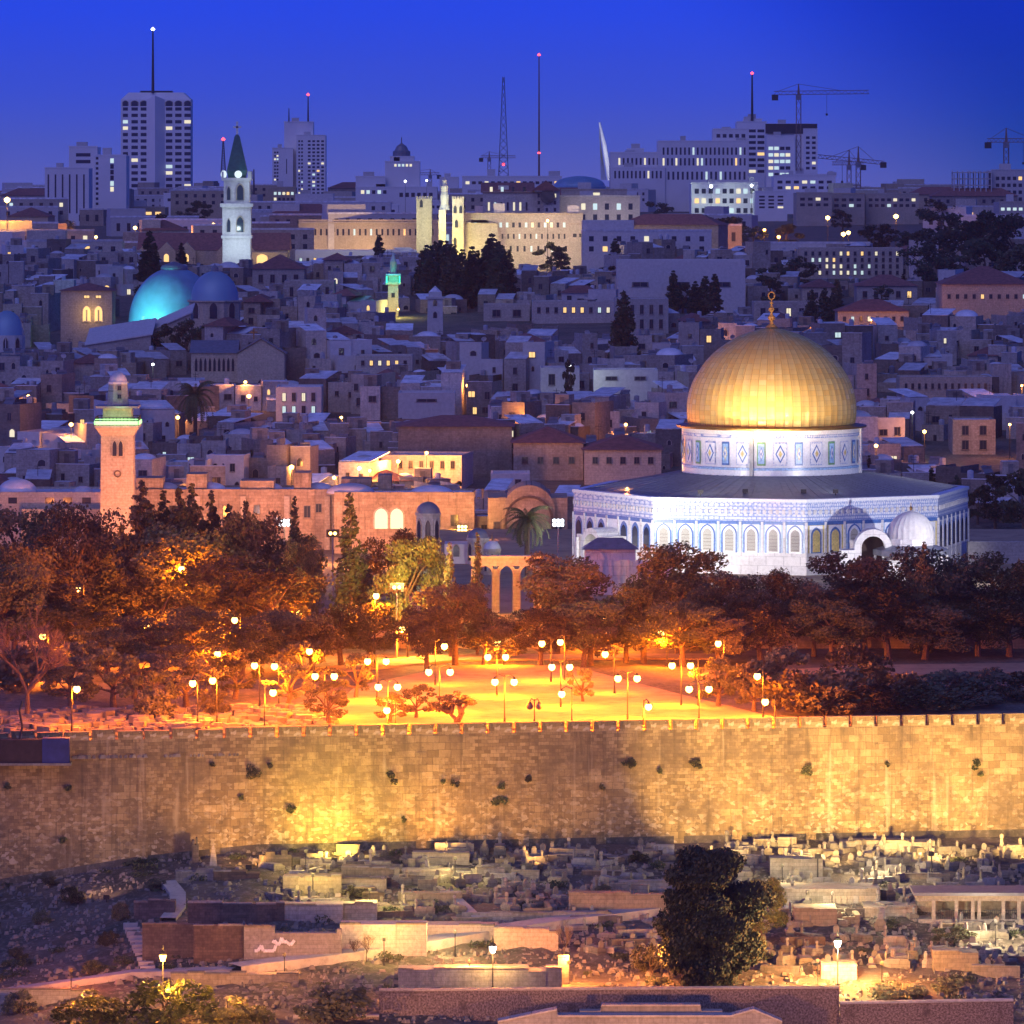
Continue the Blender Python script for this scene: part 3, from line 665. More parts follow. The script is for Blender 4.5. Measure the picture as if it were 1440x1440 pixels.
# low broken plot walls
g3 = random.Random(12)
for k in range(85):
    px = g3.uniform(400, 1450); py = g3.uniform(1200, 1300) if px < 800 else g3.uniform(1195, 1375)
    D = D_at(px, py); X = xp(px, D); w = g3.uniform(1.5, 5.5); h = g3.uniform(.35, 1.0)
    o = thing('plot_wall', None, 'wall', (X, D, T(X, D)), g3.gauss(0, .18)+(pi/2 if g3.random() < .2 else 0), 'low broken grave plot walls', auto=('low broken plot wall', px, py))
    b = MB(); b.box(-w/2, w/2, 0, .45, -1, h); b.box(-w/2, -w/2+.45, .45, g3.uniform(1.5, 3), -1, h*.85); b.build('masonry', M[g3.choice(['terrace', 'dark_stone', 'terrace'])], o)
    if g3.random() < .6: MB().box(-w/2, w/2*g3.uniform(.2, 1), -.05, .5, h, h+.1).build('coping', M['terrace'], o)
# obelisk
D = D_at(300, 1222); o = thing('obelisk', 'small pale obelisk on a block under the wall', 'obelisk', (xp(300,D), D, T(xp(300,D), D)))
MB().lathe([(0.62,0),(0.5,0.6),(0.24,2.1),(0.0,2.6)], 4, a0=pi/4).build('shaft', M['cream'], o); MB().box(-0.8,0.8,-0.8,0.8,-1,0.35).build('base', M['terrace'], o)
for (px, yt, yb, w) in ((275,1176,1208,9),(392,1192,1214,36),(372,1196,1212,14)):
    D = D_at(px, yb+6); h = (yb-yt)*D/F
    o = thing('ruined_pier', None, 'ruin', (xp(px,D), D, T(xp(px,D),D)), 0.1, auto=('dark ruined masonry block under the wall', px, yt))
    ww = w*D/F/2; MB().box(-ww, ww, 0, 1.6, -1, h*0.8).box(-ww, -ww*0.3, 0, 1.2, h*0.8, h).box(ww*0.2, ww*0.7, 0.1, 1.2, h*0.8, h*1.1).build('masonry', M['dark_stone'], o)
# paths and steps
def ribbon(name, pts, width, mat, zoff=0.35, extra=0.6):
    b = MB(); q = []
    for px, py in pts:
        D = D_at(px, py); X = xp(px, D); q.append(Vector((X, D, T(X, D)+zoff)))
    for i, p in enumerate(q):
        d = (q[min(i+1, len(q)-1)]-q[max(i-1, 0)]); d.z = 0; d.normalize(); n = Vector((-d.y, d.x, 0))*width/2
        b.v += [tuple(p+n), tuple(p-n), tuple(p+n-Vector((0,0,extra))), tuple(p-n-Vector((0,0,extra)))]
    for i in range(len(q)-1):
        o = i*4; p = o+4
        for f in ((o, o+1, p+1, p), (o+1, o+3, p+3, p+1), (o, p, p+2, o+2)): b.f.append(f); b.m.append(0)
    o = b.build(name, mat); o['kind'] = 'structure'; return o
ribbon('path', [(330,1368),(480,1349),(600,1332),(700,1314),(800,1300),(900,1288),(960,1278)], 2.9, M['path'], 0.75, 1.2)
ribbon('path', [(-60,1402),(60,1389),(190,1370),(330,1366)], 2.4, M['path'])
ribbon('path', [(236,1245),(250,1262),(250,1280),(236,1298)], 1.6, M['path'], 0.5)
ribbon('path', [(630,1258),(660,1285),(672,1297)], 0.9, M['path'], 0.5)
st = thing('stone_steps', 'straight flight of pale stone steps beside the dark enclosures', 'steps', (0,0,0))
for i in range(11):
    px = 184+2.4*i; py = 1302+6*i; D = D_at(px, py); X = xp(px, D)
    MB().box(-0.7, 0.7, 0, 0.62, -0.6, 0.32).build('step', M['path'], st, (X, D-0.6, T(X, D)))
# tombs: slab + headstones, each one a thing
TG = []
for i in range(6):
    g2 = random.Random(i); sw = g2.uniform(0.45,0.6); sl_ = g2.uniform(0.9,1.25); sh = g2.uniform(0.25,0.6)
    slab = MB().box(-sw, sw, -sl_, sl_, -0.6, sh*0.7).box(-sw*0.8, sw*0.8, -sl_*0.88, sl_*0.88, sh*0.7, sh).mesh('slab', M['tomb'])
    hh = g2.uniform(0.45,0.85); b = MB()
    if i % 3 == 0: b.arch(0.55, hh, -0.07, 0.07, point=0.3)
    elif i % 3 == 1: b.box(-0.26, 0.26, -0.07, 0.07, 0, hh).box(-0.16, 0.16, -0.06, 0.06, hh, hh+0.15)
    else: b.lathe([(0.17,0),(0.14,hh*0.75),(0.2,hh*0.8),(0.18,hh*1.1),(0.02,hh*1.22)], 8)
    TG.append((slab, b.mesh('headstone', M['tomb']), sl_, sh))
n = 0; tries = 0; spots = []
while n < 296 and tries < 30000:
    tries += 1; px = rnd.uniform(380, 1470); t = rnd.random()
    if px > 1000: py = 1190+175*t**1.15
    elif px > 640: py = 1196+(150 if px > 780 else 90)*t
    else: py = 1205+85*t
    if 930 < px < 1075 and py > 1330: continue
    if px < 640 and rnd.random() < 0.5: continue
    if px < 1000 and rnd.random() < 0.25: continue
    D = D_at(px, py); X = xp(px, D)
    if any((X-a)**2+((D-c)*1.0)**2 < 1.9 for a, c in spots): continue
    spots.append((X, D)); sm_, hm, sl_, sh = TG[rnd.randrange(6)]
    o = thing('tomb', None, 'tomb', (X, D, T(X, D)+rnd.uniform(0.0, 0.35)), rnd.gauss(0.25, 0.35)+(pi/2 if rnd.random() < 0.35 else 0), 'pale stone tombs in the cemetery below the wall', auto=('weathered stone tomb', px, py))
    s_ = rnd.uniform(0.8, 1.15); o.scale = (s_, s_, s_*rnd.uniform(0.9, 1.25))
    put('slab', sm_, o); put('headstone', hm, o, (0, sl_*0.85, sh-0.02))
    if rnd.random() < 0.5: put('headstone', TG[rnd.randrange(6)][1], o, (0, -sl_*0.85, sh-0.02), 0, (0.9,0.9,0.8))
    n += 1
# rubble and low scrub
b = MB(); g2 = random.Random(3)
for _ in range(9000):
    px = g2.uniform(-20, 1460); py = g2.uniform(1195, 1438)
    D = D_at(px, py); X = xp(px, D); z = T(X, D)+0.1; s_ = abs(g2.gauss(0, 0.19))+0.06; a = g2.uniform(0, 3)
    c, q = cos(a)*s_, sin(a)*s_
    b.add([(X-c,D-q,z-.2),(X+q,D-c,z-.2),(X+c,D+q,z-.2),(X-q,D+c,z-.2),(X-c*.6,D-q*.8,z+s_*.3),(X+q*.7,D-c*.6,z+s_*.45),(X+c*.5,D+q*.6,z+s_*.3),(X-q*.6,D+c*.5,z+s_*.4)], [(0,1,5,4),(1,2,6,5),(2,3,7,6),(3,0,4,7),(4,5,6,7)])
tag(b.build('rubble', M['rubble']), 'loose pale stones strewn over the cemetery slope', 'rubble', kind='stuff')
b = MB(); 
for _ in range(150):
    px = g2.uniform(-20, 1460); py = g2.uniform(1200, 1420)
    if px > 300 and g2.random() < 0.35: continue
    D = D_at(px, py); X = xp(px, D); z = T(X, D)+0.2; r = g2.uniform(0.35, 1.0)
    leafcloud(g2, [(X+g2.uniform(-r,r)*1.3, D+g2.uniform(-.5,.5), z+0.1, r*g2.uniform(.5,1), 0.5) for _ in range(3)], 150, 0.22, b)
tag(b.build('undergrowth', M['cyp']), 'low dark weeds scattered among the graves', 'weeds', kind='stuff')
b = MB()
for _ in range(900):
    px = g2.uniform(-20, 470); D = g2.uniform(616, 640)+ (px-300)*0.012; X = xp(px, D)
    if D-SK*X < VW+2.8: continue
    z = T(X, D)+0.05; s_ = abs(g2.gauss(0, 0.25))+0.1
    b.box(X-s_, X+s_, D-s_, D+s_, z-.2, z+s_*0.9, rz=g2.uniform(0, 3))
tag(b.build('rubble', M['rubble']), 'broken stones heaped behind the wall top at left', 'rubble', kind='stuff')

# parapets of a building in front, at the bottom edge
D = 541
def fore(pts, name, label, mat, D, depth, capm):
    o = thing(name, label, 'wall', (0, D, 0)); b = MB(); c = MB()
    for (a, ya), (e, yb) in zip(pts, pts[1:]):
        x0, x1, z0, z1 = xp(a, D), xp(e, D), zp(ya, D), zp(yb, D); zb = zp(1520, D)
        b.add([(x0,0,zb),(x1,0,zb),(x1,0,z1),(x0,0,z0),(x0,depth,zb),(x1,depth,zb),(x1,depth,z1),(x0,depth,z0)], [(0,1,2,3),(5,4,7,6),(3,2,6,7),(0,3,7,4),(1,5,6,2)])
        c.add([(x0,-.1,z0),(x1,-.1,z1),(x1,-.1,z1+.16),(x0,-.1,z0+.16),(x0,depth+.1,z0),(x1,depth+.1,z1),(x1,depth+.1,z1+.16),(x0,depth+.1,z0+.16)], [(0,1,2,3),(3,2,6,7),(5,4,7,6),(0,3,7,4),(1,5,6,2)])
    b.build('masonry', M[mat], o); c.build('coping', M[capm], o); return o
fore([(533,1394),(1180,1390)], 'parapet_wall', 'dark rough stone parapet wall at bottom centre', 'parapet', 546, 0.8, 'cream')
fore([(1182,1412),(1425,1408)], 'parapet_wall', 'dark rough stone parapet at bottom right, lower than its neighbour', 'parapet', 545, 0.8, 'cream')
fore([(412,1432),(533,1430)], 'parapet_wall', 'low stub of parapet at bottom left of centre', 'parapet', 544, 0.8, 'cream')
fore([(700,1438),(783,1421),(784,1430),(1028,1430),(1060,1421),(1100,1438)], 'roof_edge', 'pinkish stone roof edge stepping down in front of the parapet', 'terrace', 540, 1.5, 'cream')
fore([(815,1424),(845,1424),(846,1415),(985,1415),(986,1424),(1016,1424)], 'roof_block', 'small ribbed roof block on the pink roof edge at bottom', 'terrace', 541.8, 1.2, 'cream')

# ------------------------------------------------------------------ the great golden-domed shrine
DX, DD = xp(1085, 805), 805.0
dr = thing('domed_shrine', 'octagonal blue tiled shrine with a huge golden dome', 'shrine', (DX, DD, ZF+0.04))
RO = 26.9; TH0 = 7.2
def ov(i, r=RO): t = R(TH0+45*i); return (r*sin(t), -r*cos(t))
zt = 10.0
def octa(r, z0, z1, mi=0, mb=None):
    mb = mb or MB(); vs = [(*ov(i, r), z0) for i in range(8)]+[(*ov(i, r), z1) for i in range(8)]
    mb.add(vs, [(i, (i+1)%8, 8+(i+1)%8, 8+i) for i in range(8)]+[tuple(range(7,-1,-1)), tuple(range(8,16))], mi); return mb
octa(RO+0.12, 0, 2.9).build('marble_plinth', M['marble'], dr)
octa(RO, 2.9, 6.5).build('wall', M['white_tile'], dr)
octa(RO+0.06, 6.5, 7.0).build('inscription_band', M['blue_tile'], dr)
octa(RO+0.02, 7.0, 9.5).build('tiled_parapet', M['tiles'], dr)
octa(RO+0.22, 9.5, zt-0.1).build('cornice', M['white_tile'], dr)
# roof skirt with lead ribs
b = MB(); q = [(*ov(i, RO-0.1), zt) for i in range(8)]; n = 64; inner = [(12.3*sin(R(TH0)+2*pi*i/n), -12.3*cos(R(TH0)+2*pi*i/n), 12.1) for i in range(n)]
outer = []
for i in range(n):
    s_ = i/8; a = int(s_); f = s_-a; p, r_ = q[a], q[(a+1)%8]; outer.append((p[0]+(r_[0]-p[0])*f, p[1]+(r_[1]-p[1])*f, zt-0.3))
b.add(outer+inner, [(i, (i+1)%n, n+(i+1)%n, n+i) for i in range(n)])
for i in range(n): b.tube(Vector(outer[i])*0.999+Vector((0,0,0.02)), Vector(inner[i])+Vector((0,0,.03)), 0.07, 0.05, 4)
for i in range(n):
    a, c = Vector(outer[i]), Vector(outer[(i+1)%n]); d, e = Vector(inner[i]), Vector(inner[(i+1)%n]); b.tube(a.lerp(c, .5), d.lerp(e, .5), 0.05, 0.04, 4)
b.build('roof', M['lead'], dr)
# windows on the five faces that can be seen
blue_win = MB().box(-1.25, 1.25, -0.05, 0.02, 0, 4.0, 2).box(-1.08, 1.08, -0.08, -0.05, 0.15, 3.85, 3).arch(1.7, 3.5, -0.12, -0.08, 0, 0.15, 3, 10, .25).archring(1.7, 3.5, 0.2, -0.2, -0.08, 0, 0.15, 0, 10, .25).arch(1.2, 2.9, -0.16, -0.12, 0, 0.35, 5, 10, .25)
for k in range(5): blue_win.box(-0.5, 0.5, -0.19, -0.16, 0.55+k*0.45, 0.6+k*0.45, 4)
BW = blue_win.mesh('window', [M['blue_tile'], M['ochre_tile'], M['sky_tile'], M['white_tile'], M['frame'], plain('pale_window_lattice', (0.42,0.40,0.34), 0.6, nscale=6)])
ochre_win = MB().box(-1.25, 1.25, -0.05, 0.02, 0, 4.0, 1).box(-1.0, 1.0, -0.08, -0.05, 0.1, 3.75, 3).arch(1.6, 3.4, -0.12, -0.08, 0, 0.15, 0, 10, .25).arch(1.15, 2.9, -0.16, -0.12, 0, 0.3, 1, 10, .25)
OW = ochre_win.mesh('window', [M['blue_tile'], M['ochre_tile'], M['sky_tile'], M['white_tile'], M['frame']])
dark_win = MB().box(-1.25, 1.25, -0.05, 0.02, 0, 4.0, 3).arch(1.75, 3.6, -0.1, -0.05, 0, 0.1, 0, 10, .25).arch(1.3, 3.1, -0.14, -0.1, 0, 0.1, 4, 10, .25)
DW_ = dark_win.mesh('window', [M['blue_tile'], M['ochre_tile'], M['sky_tile'], M['white_tile'], M['glass']])
for fi in (-3, -2, -1, 0, 1, 2):
    p, q = Vector(ov(fi)), Vector(ov(fi+1)); d = (q-p).normalized(); nrm = Vector((d.y, -d.x)); rz = math.atan2(d.y, d.x); ln = (q-p).length
    for k in range(7):
        c = p+d*(ln*(k+0.5)/7)
        if k == 3 and fi in (0, -2): continue
        me = BW if fi in (-1,) else (OW if fi == 0 and k in (0, 6, 1) else (BW if fi == 0 else DW_))
        put('window', me, dr, (c.x, c.y, 2.7), rz)
    b = MB()
    for k in range(8):
        c = p+d*(ln*k/7); 
        b.box(c.x-0.16, c.x+0.16, c.y-0.16, c.y+0.16, 0.3, 6.9, rz=rz)
    for k in range(24):
        c = p+d*(ln*(k+0.5)/24)+nrm*0.12; b.box(c.x-0.2, c.x+0.2, c.y-0.06, c.y+0.06, 7.9, 8.5, rz=rz)
    b.build('pilaster_set', M['marble'], dr)
    if fi in (0, -2):     # entrance porch
        c = p+d*ln/2; b = MB(); b.box(-3.6,-2.7,-3.2,0,0,4.0).box(2.7,3.6,-3.2,0,0,4.0).archring(4.0, 4.6, 0.8, -3.4, -0.2, 0, 0, 0, 10, 0).box(-3.7,-2.5,-3.4,0,4.0,4.4).box(2.5,3.7,-3.4,0,4.0,4.4)
        po = b.build('porch', M['marble'], dr, (c.x, c.y, 0), rz)
        MB().arch(3.2, 4.4, -0.15, 0, 0, 0, 0).build('door', M['glass'], po)
        for sx in (-3.1, 3.1): MB().lathe([(0.3,0),(0.25,4)], 8, c=(sx,-3.6,0)).build('column', M['marble'], po)
# drum
RDm = 12.07; zd0, zd1 = 11.9, 18.1
b = MB(); b.lathe([(RDm,zd0),(RDm,zd0+1.2),(RDm-0.15,zd0+1.25),(RDm-0.15,zd1-0.7),(RDm,zd1-0.65),(RDm,zd1)], 96, c=(0,0,0)); b.build('drum', M['white_tile'], dr, smooth=False)
MB().lathe([(RDm+0.04,zd0+0.95),(RDm+0.06,zd0+1.0),(RDm+0.06,zd0+1.25),(RDm,zd0+1.3)], 96).build('blue_band', M['sky_tile'], dr)
MB().lathe([(RDm+0.04,zd1-1.0),(RDm+0.06,zd1-0.95),(RDm+0.06,zd1-0.6),(RDm,zd1-0.55)], 96).build('blue_band', M['tiles'], dr)
def curved_panel(t0, t1, z0, z1, r, mb, mi):
    k = 4; vs = []
    for j in range(k+1):
        t = t0+(t1-t0)*j/k
        for z in (z0, z1): vs.append((r*sin(t), -r*cos(t), z))
    mb.add(vs, [(2*j, 2*j+2, 2*j+3, 2*j+1) for j in range(k)], mi)
for i in range(-10, 11):
    t = R(12*i+3.0); wd = R(4.4)
    if abs(t) > R(118): continue
    b = MB(); A = i % 2
    zz0, zz1 = zd0+1.6, zd0+4.7; zc = (zz0+zz1)/2; hz = (zz1-zz0)/2
    if A: 
        curved_panel(t-wd*0.62, t+wd*0.62, zz0, zz1, RDm, b, [0,2][(i//2) % 2]); curved_panel(t-wd*0.45, t+wd*0.45, zz0+.25, zz1-.25, RDm+.04, b, 1)
        pts = [(0,-0.62),(0.32,0),(0,0.62),(-0.32,0)]; mi2 = [4,0][(i//2) % 2]
    else:
        curved_panel(t-wd, t+wd, zz0, zz1, RDm, b, 5); curved_panel(t-wd*0.88, t+wd*0.88, zz0+.2, zz1-.2, RDm+.04, b, 3)
        pts = [(0,-0.8),(0.72,0),(0,0.8),(-0.72,0)]; mi2 = 0
    def dia(k, r, mi):
        vs = []
        for a, c in pts: tt = t+a*k*wd; vs.append((r*sin(tt), -r*cos(tt), zc+c*k*hz))
        vs2 = [(x*0.985, y*0.985, z) for x, y, z in vs]
        b.add(vs+vs2, [(0,1,2,3),(0,4,5,1),(1,5,6,2),(2,6,7,3),(3,7,4,0)], mi)
    dia(1.0, RDm+0.09, mi2); dia(0.72, RDm+0.13, 3)
    tt = t; c = (RDm+0.0); vs = []
    dia(0.38, RDm+0.17, 4 if not A else 0)
    b.build('drum_window', [M['blue_tile'], M['sky_tile'], M['green_tile'], M['white_tile'], M['ochre_tile'], M['tiles']], dr)
for i in range(4):
    t = R(-15+90*i); b = MB(); b.box(-0.25, 0.25, -0.25, 0.25, zd0-0.6, zd1, rz=t); 
    if i in (0, 1, 3): b.build('rib', M['grey_metal' if i == 0 else 'marble'], dr, (12.15*sin(t), -12.15*cos(t), 0))
MB().lathe([(RDm,zd1),(RDm+0.7,zd1+0.05),(RDm+0.75,zd1+0.28),(RDm+0.1,zd1+0.32),(11.3,zd1+0.5)], 96).build('dome_cornice', M['bronze'], dr)
# dome with standing seams
prof = [(11.15,0),(11.30,1.0),(11.36,2.2),(11.27,3.6),(11.0,5.0),(10.5,6.5),(9.75,7.9),(8.85,9.3),(7.75,10.6),(6.4,11.75),(4.9,12.75),(3.3,13.5),(1.8,13.98),(0.7,14.25),(0.02,14.35)]
prof = [(r_, z*0.913) for r_, z in prof]
pp = []
for i in range(len(prof)-1):
    for k in range(3):
        f = k/3; pm_ = prof[max(i-1,0)]; a = prof[i]; c = prof[i+1]; d = prof[min(i+2, len(prof)-1)]
        def cr_(p0,p1,p2,p3,t): return 0.5*((2*p1)+(-p0+p2)*t+(2*p0-5*p1+4*p2-p3)*t*t+(-p0+3*p1-3*p2+p3)*t**3)
        pp.append((cr_(pm_[0],a[0],c[0],d[0],f), cr_(pm_[1],a[1],c[1],d[1],f)))
pp.append(prof[-1]); NS = 240
vs = []; uvs = []
for j, (r_, z) in enumerate(pp):
    for i in range(NS):
        t = 2*pi*i/NS; k = 1+(0.007 if i % 4 == 0 else 0)*min(1, r_/4); vs.append((r_*k*sin(t), -r_*k*cos(t), z))
b = MB(); b.add(vs, [(j*NS+i, j*NS+(i+1)%NS, (j+1)*NS+(i+1)%NS, (j+1)*NS+i) for j in range(len(pp)-1) for i in range(NS)])
me = b.mesh('dome', M['gold'])
uvl = me.uv_layers.new(name='UVMap')
for p in me.polygons:
    for li, vi in zip(p.loop_indices, p.vertices):
        j, i = divmod(vi, NS); uu = i/NS
        if i == 0 and any((x % NS) == NS-1 for x in p.vertices): uu = 1.0
        uvl.data[li].uv = (uu, j/(len(pp)-1))
me.polygons.foreach_set('use_smooth', [True]*len(me.polygons))
dm = put('dome', me, dr, (0,0,zd1+0.32))
zf_ = 13.06
fn = MB(); fn.lathe([(0.9,0),(0.5,0.35),(0.28,0.5),(0.22,0.9),(0.5,1.2),(0.5,1.45),(0.2,1.75),(0.16,2.1),(0.42,2.4),(0.38,2.65),(0.14,2.9),(0.12,3.15),(0.26,3.35),(0.1,3.6),(0.08,3.8)], 14)
for i in range(20):
    a0_, a1_ = 2*pi*i/20, 2*pi*(i+1)/20; fn.tube((0.42*sin(a0_), 0, 4.3-0.5*cos(a0_)), (0.42*sin(a1_), 0, 4.3-0.5*cos(a1_)), 0.09, n=6)
fn.build('finial', M['gold'], dm, (0,0,zf_), smooth=False)

# smaller dome on columns beside it
CX, CD = xp(1281, 770), 770
dc = thing('small_domed_pavilion', 'small ribbed pale domed pavilion right of the tiled shrine', 'pavilion', (CX, CD, ZF+0.04))
b = MB(); b.lathe([(3.1,4.2),(3.1,5.4),(2.9,5.5)], 12); b.build('wall', M['marble'], dc)
MB().lathe([(2.95,5.4)]+[(2.95*cos(a)*(1+0.05*sin(2*a)), 5.4+3.5*sin(a)) for a in [i*pi/2/9 for i in range(1,9)]]+[(0.02,9.0)], 48, mod=lambda t: 1+0.02*abs(sin(12*t))).build('dome', M['concrete'], dc)
MB().lathe([(4.9,3.3),(4.9,4.0),(3.1,4.6)], 10).build('eaves', M['lead'], dc)
for i in range(10): MB().lathe([(0.22,0),(0.18,3.3)], 8).build('column', M['marble'], dc, (4.6*cos(2*pi*i/10), 4.6*sin(2*pi*i/10), 0))
MB().lathe([(0.12,0),(0.2,0.3),(0.05,0.6),(0.03,1.0)], 8, c=(0,0,9)).build('finial', M['bronze'], dc)
ar = thing('arched_gateway', 'low pale vaulted arch between shrine and small domed pavilion', 'gateway', (xp(1228,768), 768, ZF+0.04))
MB().archring(3.0, 5.8, 0.9, 0, 3, 0, 0, 0, 12, 0).box(-4.2,-2.4,0,3,0,4.0).box(2.4,4.2,0,3,0,4.0).build('arch', M['marble'], ar)
MB().arch(3.0,5.8,2.8,3.0,0,0,0,12,0).build('dark_door', M['brown'], ar)  # dark brown slab closing the back of the arch

# arcade on the platform edge, with steps
o = thing('arcade', 'tall orange lit arcade of pointed arches between dark trees', 'arcade', (xp(712,716), 716, ZF+0.04), 0.06)
w = 88*716/F; b = MB(); zT = zp(782,716)-ZF
for k in range(4):
    x = -w/2+w*(k)/3; b.box(x-0.45, x+0.45, 0, 0.9, 0, zT-1.6)
for k in range(3):
    x = -w/2+w*(k+.5)/3; b.archring(w/3-0.9, zT-1.2, 0.45, 0, 0.9, x, 0, 0, 10, .25)
b.box(-w/2-0.45, w/2+0.45, 0.02, 0.88, zT-1.25, zT-0.2); b.build('arches', M['cream'], o); MB().box(-w/2-0.7, w/2+0.7, -0.2, 1.1, zT-0.2, zT).build('cornice', M['cream'], o)
# white screen wall left of the shrine
o = thing('screen_wall', 'white lit screen of narrow slabs below the shrine porch', 'wall', (xp(890,745), 745, ZF+0.04))
w = 110*745/F; b = MB(); b.box(-w/2, w/2, 0, 0.4, 0, 4.3)
for k in range(9): b.box(-w/2+k*w/9-0.12, -w/2+k*w/9+0.12, -0.15, 0, 0, 4.4)
b.build('slabs', M['marble'], o)
o = thing('pulpit', 'stone pulpit with a lead roofed canopy in front of shrine', 'pulpit', (xp(858,752), 752, ZF+0.04))
MB().box(-3.2,3.2,0,3,0,5.2).archring(2.2,3.8,0.4,-0.2,0,-2,1,0).build('wall', M['marble'], o); MB().hip(-3.6,3.6,-0.5,3.5,5.2,6.6).build('roof', M['lead'], o)

# ------------------------------------------------------------------ buildings round the esplanade
def base_house(px0, px1, yt, D, depth, name, label, mat='cream', rz=0, cat='building', zb=None, auto=None, group=None, roof='roof'):
    pm = (px0+px1)/2; X = xp(pm, D); z0 = T(X, D) if zb is None else zb; w = (px1-px0)*D/F; h = zp(yt, D)-z0
    o = thing(name, label, cat, (X, D, z0), rz, group, auto)
    b = MB(); b.box(-w/2, w/2, 0, depth, -1, h-0.5); b.box(-w/2, w/2, 0, 0.35, h-0.5, h); b.box(-w/2, w/2, depth-0.35, depth, h-0.5, h); b.box(-w/2, -w/2+0.35, 0.35, depth-0.35, h-0.5, h); b.box(w/2-0.35, w/2, 0.35, depth-0.35, h-0.5, h)
    b.build('wall', M[mat], o)
    if roof: b = MB(); b.box(-w/2+0.35, w/2-0.35, 0.35, depth-0.35, h-0.5, h-0.3); b.build('roof', M[roof], o)
    return o, w, h
def rdome(o, x, y, z, r, k=0.8, mat='roof', name='dome'): return put(name, dome_mesh(mat), o, (x, y, z-0.05), 0, (r, r, r*k))
o, w, h = base_house(186,555,688,888,10,'long_madrasa','long orange lit stone wall building behind the conifers','old_wall')
for x,w_,h_ in ((-19,4,1.6),(-11.5,3,2.2),(-3.5,5,1.2),(4.5,2.5,2.4),(11.5,4.5,1.5),(17,2,2)): MB().box(x,x+w_,1,7,h-.4,h+h_).build('rooftop_room',M['old_wall'],o)
for x,y_ in ((-18.6,3),(-12,2.2),(-6.8,5),(-1,2.6),(2,4.4),(8.2,2.4),(10.8,5.2),(16.5,3.2)): win(o,x,0,h-y_-1,.8,1.2,arch=y_>4)
for x in (-17, -13.5, -5.5, 6.5, 14): win(o, x, 0, h-4.2, 0.9, 1.7)
for x in (-15,-8,0.5,8): rdome(o, x, 5, h-0.3, 2.2, 0.5)
for x in (-9.8, -3.0, 3.5, 9.5): MB().box(x-0.4, x+0.4, -0.5, 0, -1, h-1).build('buttress', M['cream'], o)
o, w, h = base_house(470,667,692,880,9,'colonnade_wing','orange lit wing with twin white arched windows', 'old_wall', zb=ZP)
for x in (-3.4, -1.1):
    win(o, x, 0, h-5.4, 1.9, 3.0, 'lit_pale', arch=True); MB().lathe([(0.55,0),(0.55,0.12)], 14).build('roundel', M['dark_stone'], o, (x,-0.02,h-1.4)).rotation_euler = (R(90),0,0)
for x in (4.8, 7.4): win(o, x, 0, h-5.0, 1.0, 1.6)
rdome(o, -8, 4, h-0.3, 3.6, 0.4); rdome(o, 4, 4, h-0.3, 3.2, 0.35)
o, w, h = base_house(667,706,726,884,8,'gap_house','narrow grey house in the gap between the orange wings', 'house', zb=ZP)
win(o, -0.6, 0, h-2.5, 0.8, 1.2)
o = thing('great_arch_hall', 'orange lit hall with big round arched gable behind the palm', 'building', (xp(742,875), 875, ZP))
z_s = zp(700,875)-ZP; b = MB(); w = 112*875/F; b.box(-w/2, w/2, 0, 12, -1, z_s); b.build('wall', M['old_wall'], o)
MB().arch(7.6, zp(682,875)-ZP-4.0, -0.4, 12, 0.2, 4.0, 0, 14, 0).build('vault', M['old_wall'], o); MB().archring(6.4, z_s+0.4-4, 0.35, -0.6, -0.4, 0.2, 3.6, 0, 14, 0).build('arch_moulding', M['dark_stone'], o)
for x in (-4.5, 4.6): win(o, x, 0, z_s-5.2, 0.9, 1.6)
o, w, h = base_house(-30,160,692,890,14,'madrasa_block','pale stone block with small domes left of the minaret foot')
for x in (-8, -5, 0.5, 3.2, 6): win(o, x, 0, h-1.7, 1.3, 0.9, frame=False)
rdome(o, -4.7, 5, h-0.3, 3.0, 0.7, 'roof'); rdome(o, 5.2, 4, h-0.3, 1.5, 0.7)
o, w, h = base_house(30,196,716,884,5,'esplanade_wall','orange lit wall under the minaret behind the trees')
win(o, 6, 0, h-3.2, 1.6, 1.8, arch=True); win(o, 7.4, 0, h+0.2, 1.0, 1.0)
# small domes on the esplanade
def small_dome(px, D, yt, wpx, desc, base=None, mat='lead'):
    X = xp(px, D); r = wpx*D/F/2; z0 = base if base is not None else ZF+0.04; zt_ = zp(yt, D)-z0
    o = thing('domed_kiosk', desc, 'kiosk', (X, D, z0))
    hd = r*0.95; b = MB(); b.lathe([(r*1.05,0),(r*1.05,zt_-hd)], 8, a0=pi/8); b.build('wall', M['cream'], o); MB().lathe([(r*1.15,zt_-hd),(r*1.15,zt_-hd+0.3),(r,zt_-hd+0.3)], 8, a0=pi/8).build('cornice', M['cream'], o)
    rdome(o, 0, 0, zt_-hd+0.3, r, 0.95, mat); MB().tube((0,0,zt_),(0,0,zt_+1.3),0.09,0.03).build('finial', M['bronze'], o)
    for a in (-1, 0, 1): put('window', AM['glass'], o, (r*1.0*sin(a*pi/4), -r*1.0*cos(a*pi/4), 0.5), a*pi/4, (r*0.45, 1, (zt_-hd)*0.45))
small_dome(602, 840, 708, 34, 'round lead dome kiosk in front of the twin arched windows')
small_dome(672, 800, 745, 30, 'pale domed kiosk behind the right thin cypress')
small_dome(692, 780, 763, 24, 'smaller greenish domed kiosk left of the floodlit palm', mat='roof')
o, w, h = base_house(625,700,765,800,6,'low_chapel','low pale lit building under the twin small domes', zb=ZF, mat='concrete')
for x in (-2,0,2): win(o, x, 0, 1, 0.8, 1.6, arch=True)
o, w, h = base_house(1361,1480,762,800,2,'terrace_wall','pale low wall right of the tiled shrine', zb=ZF)
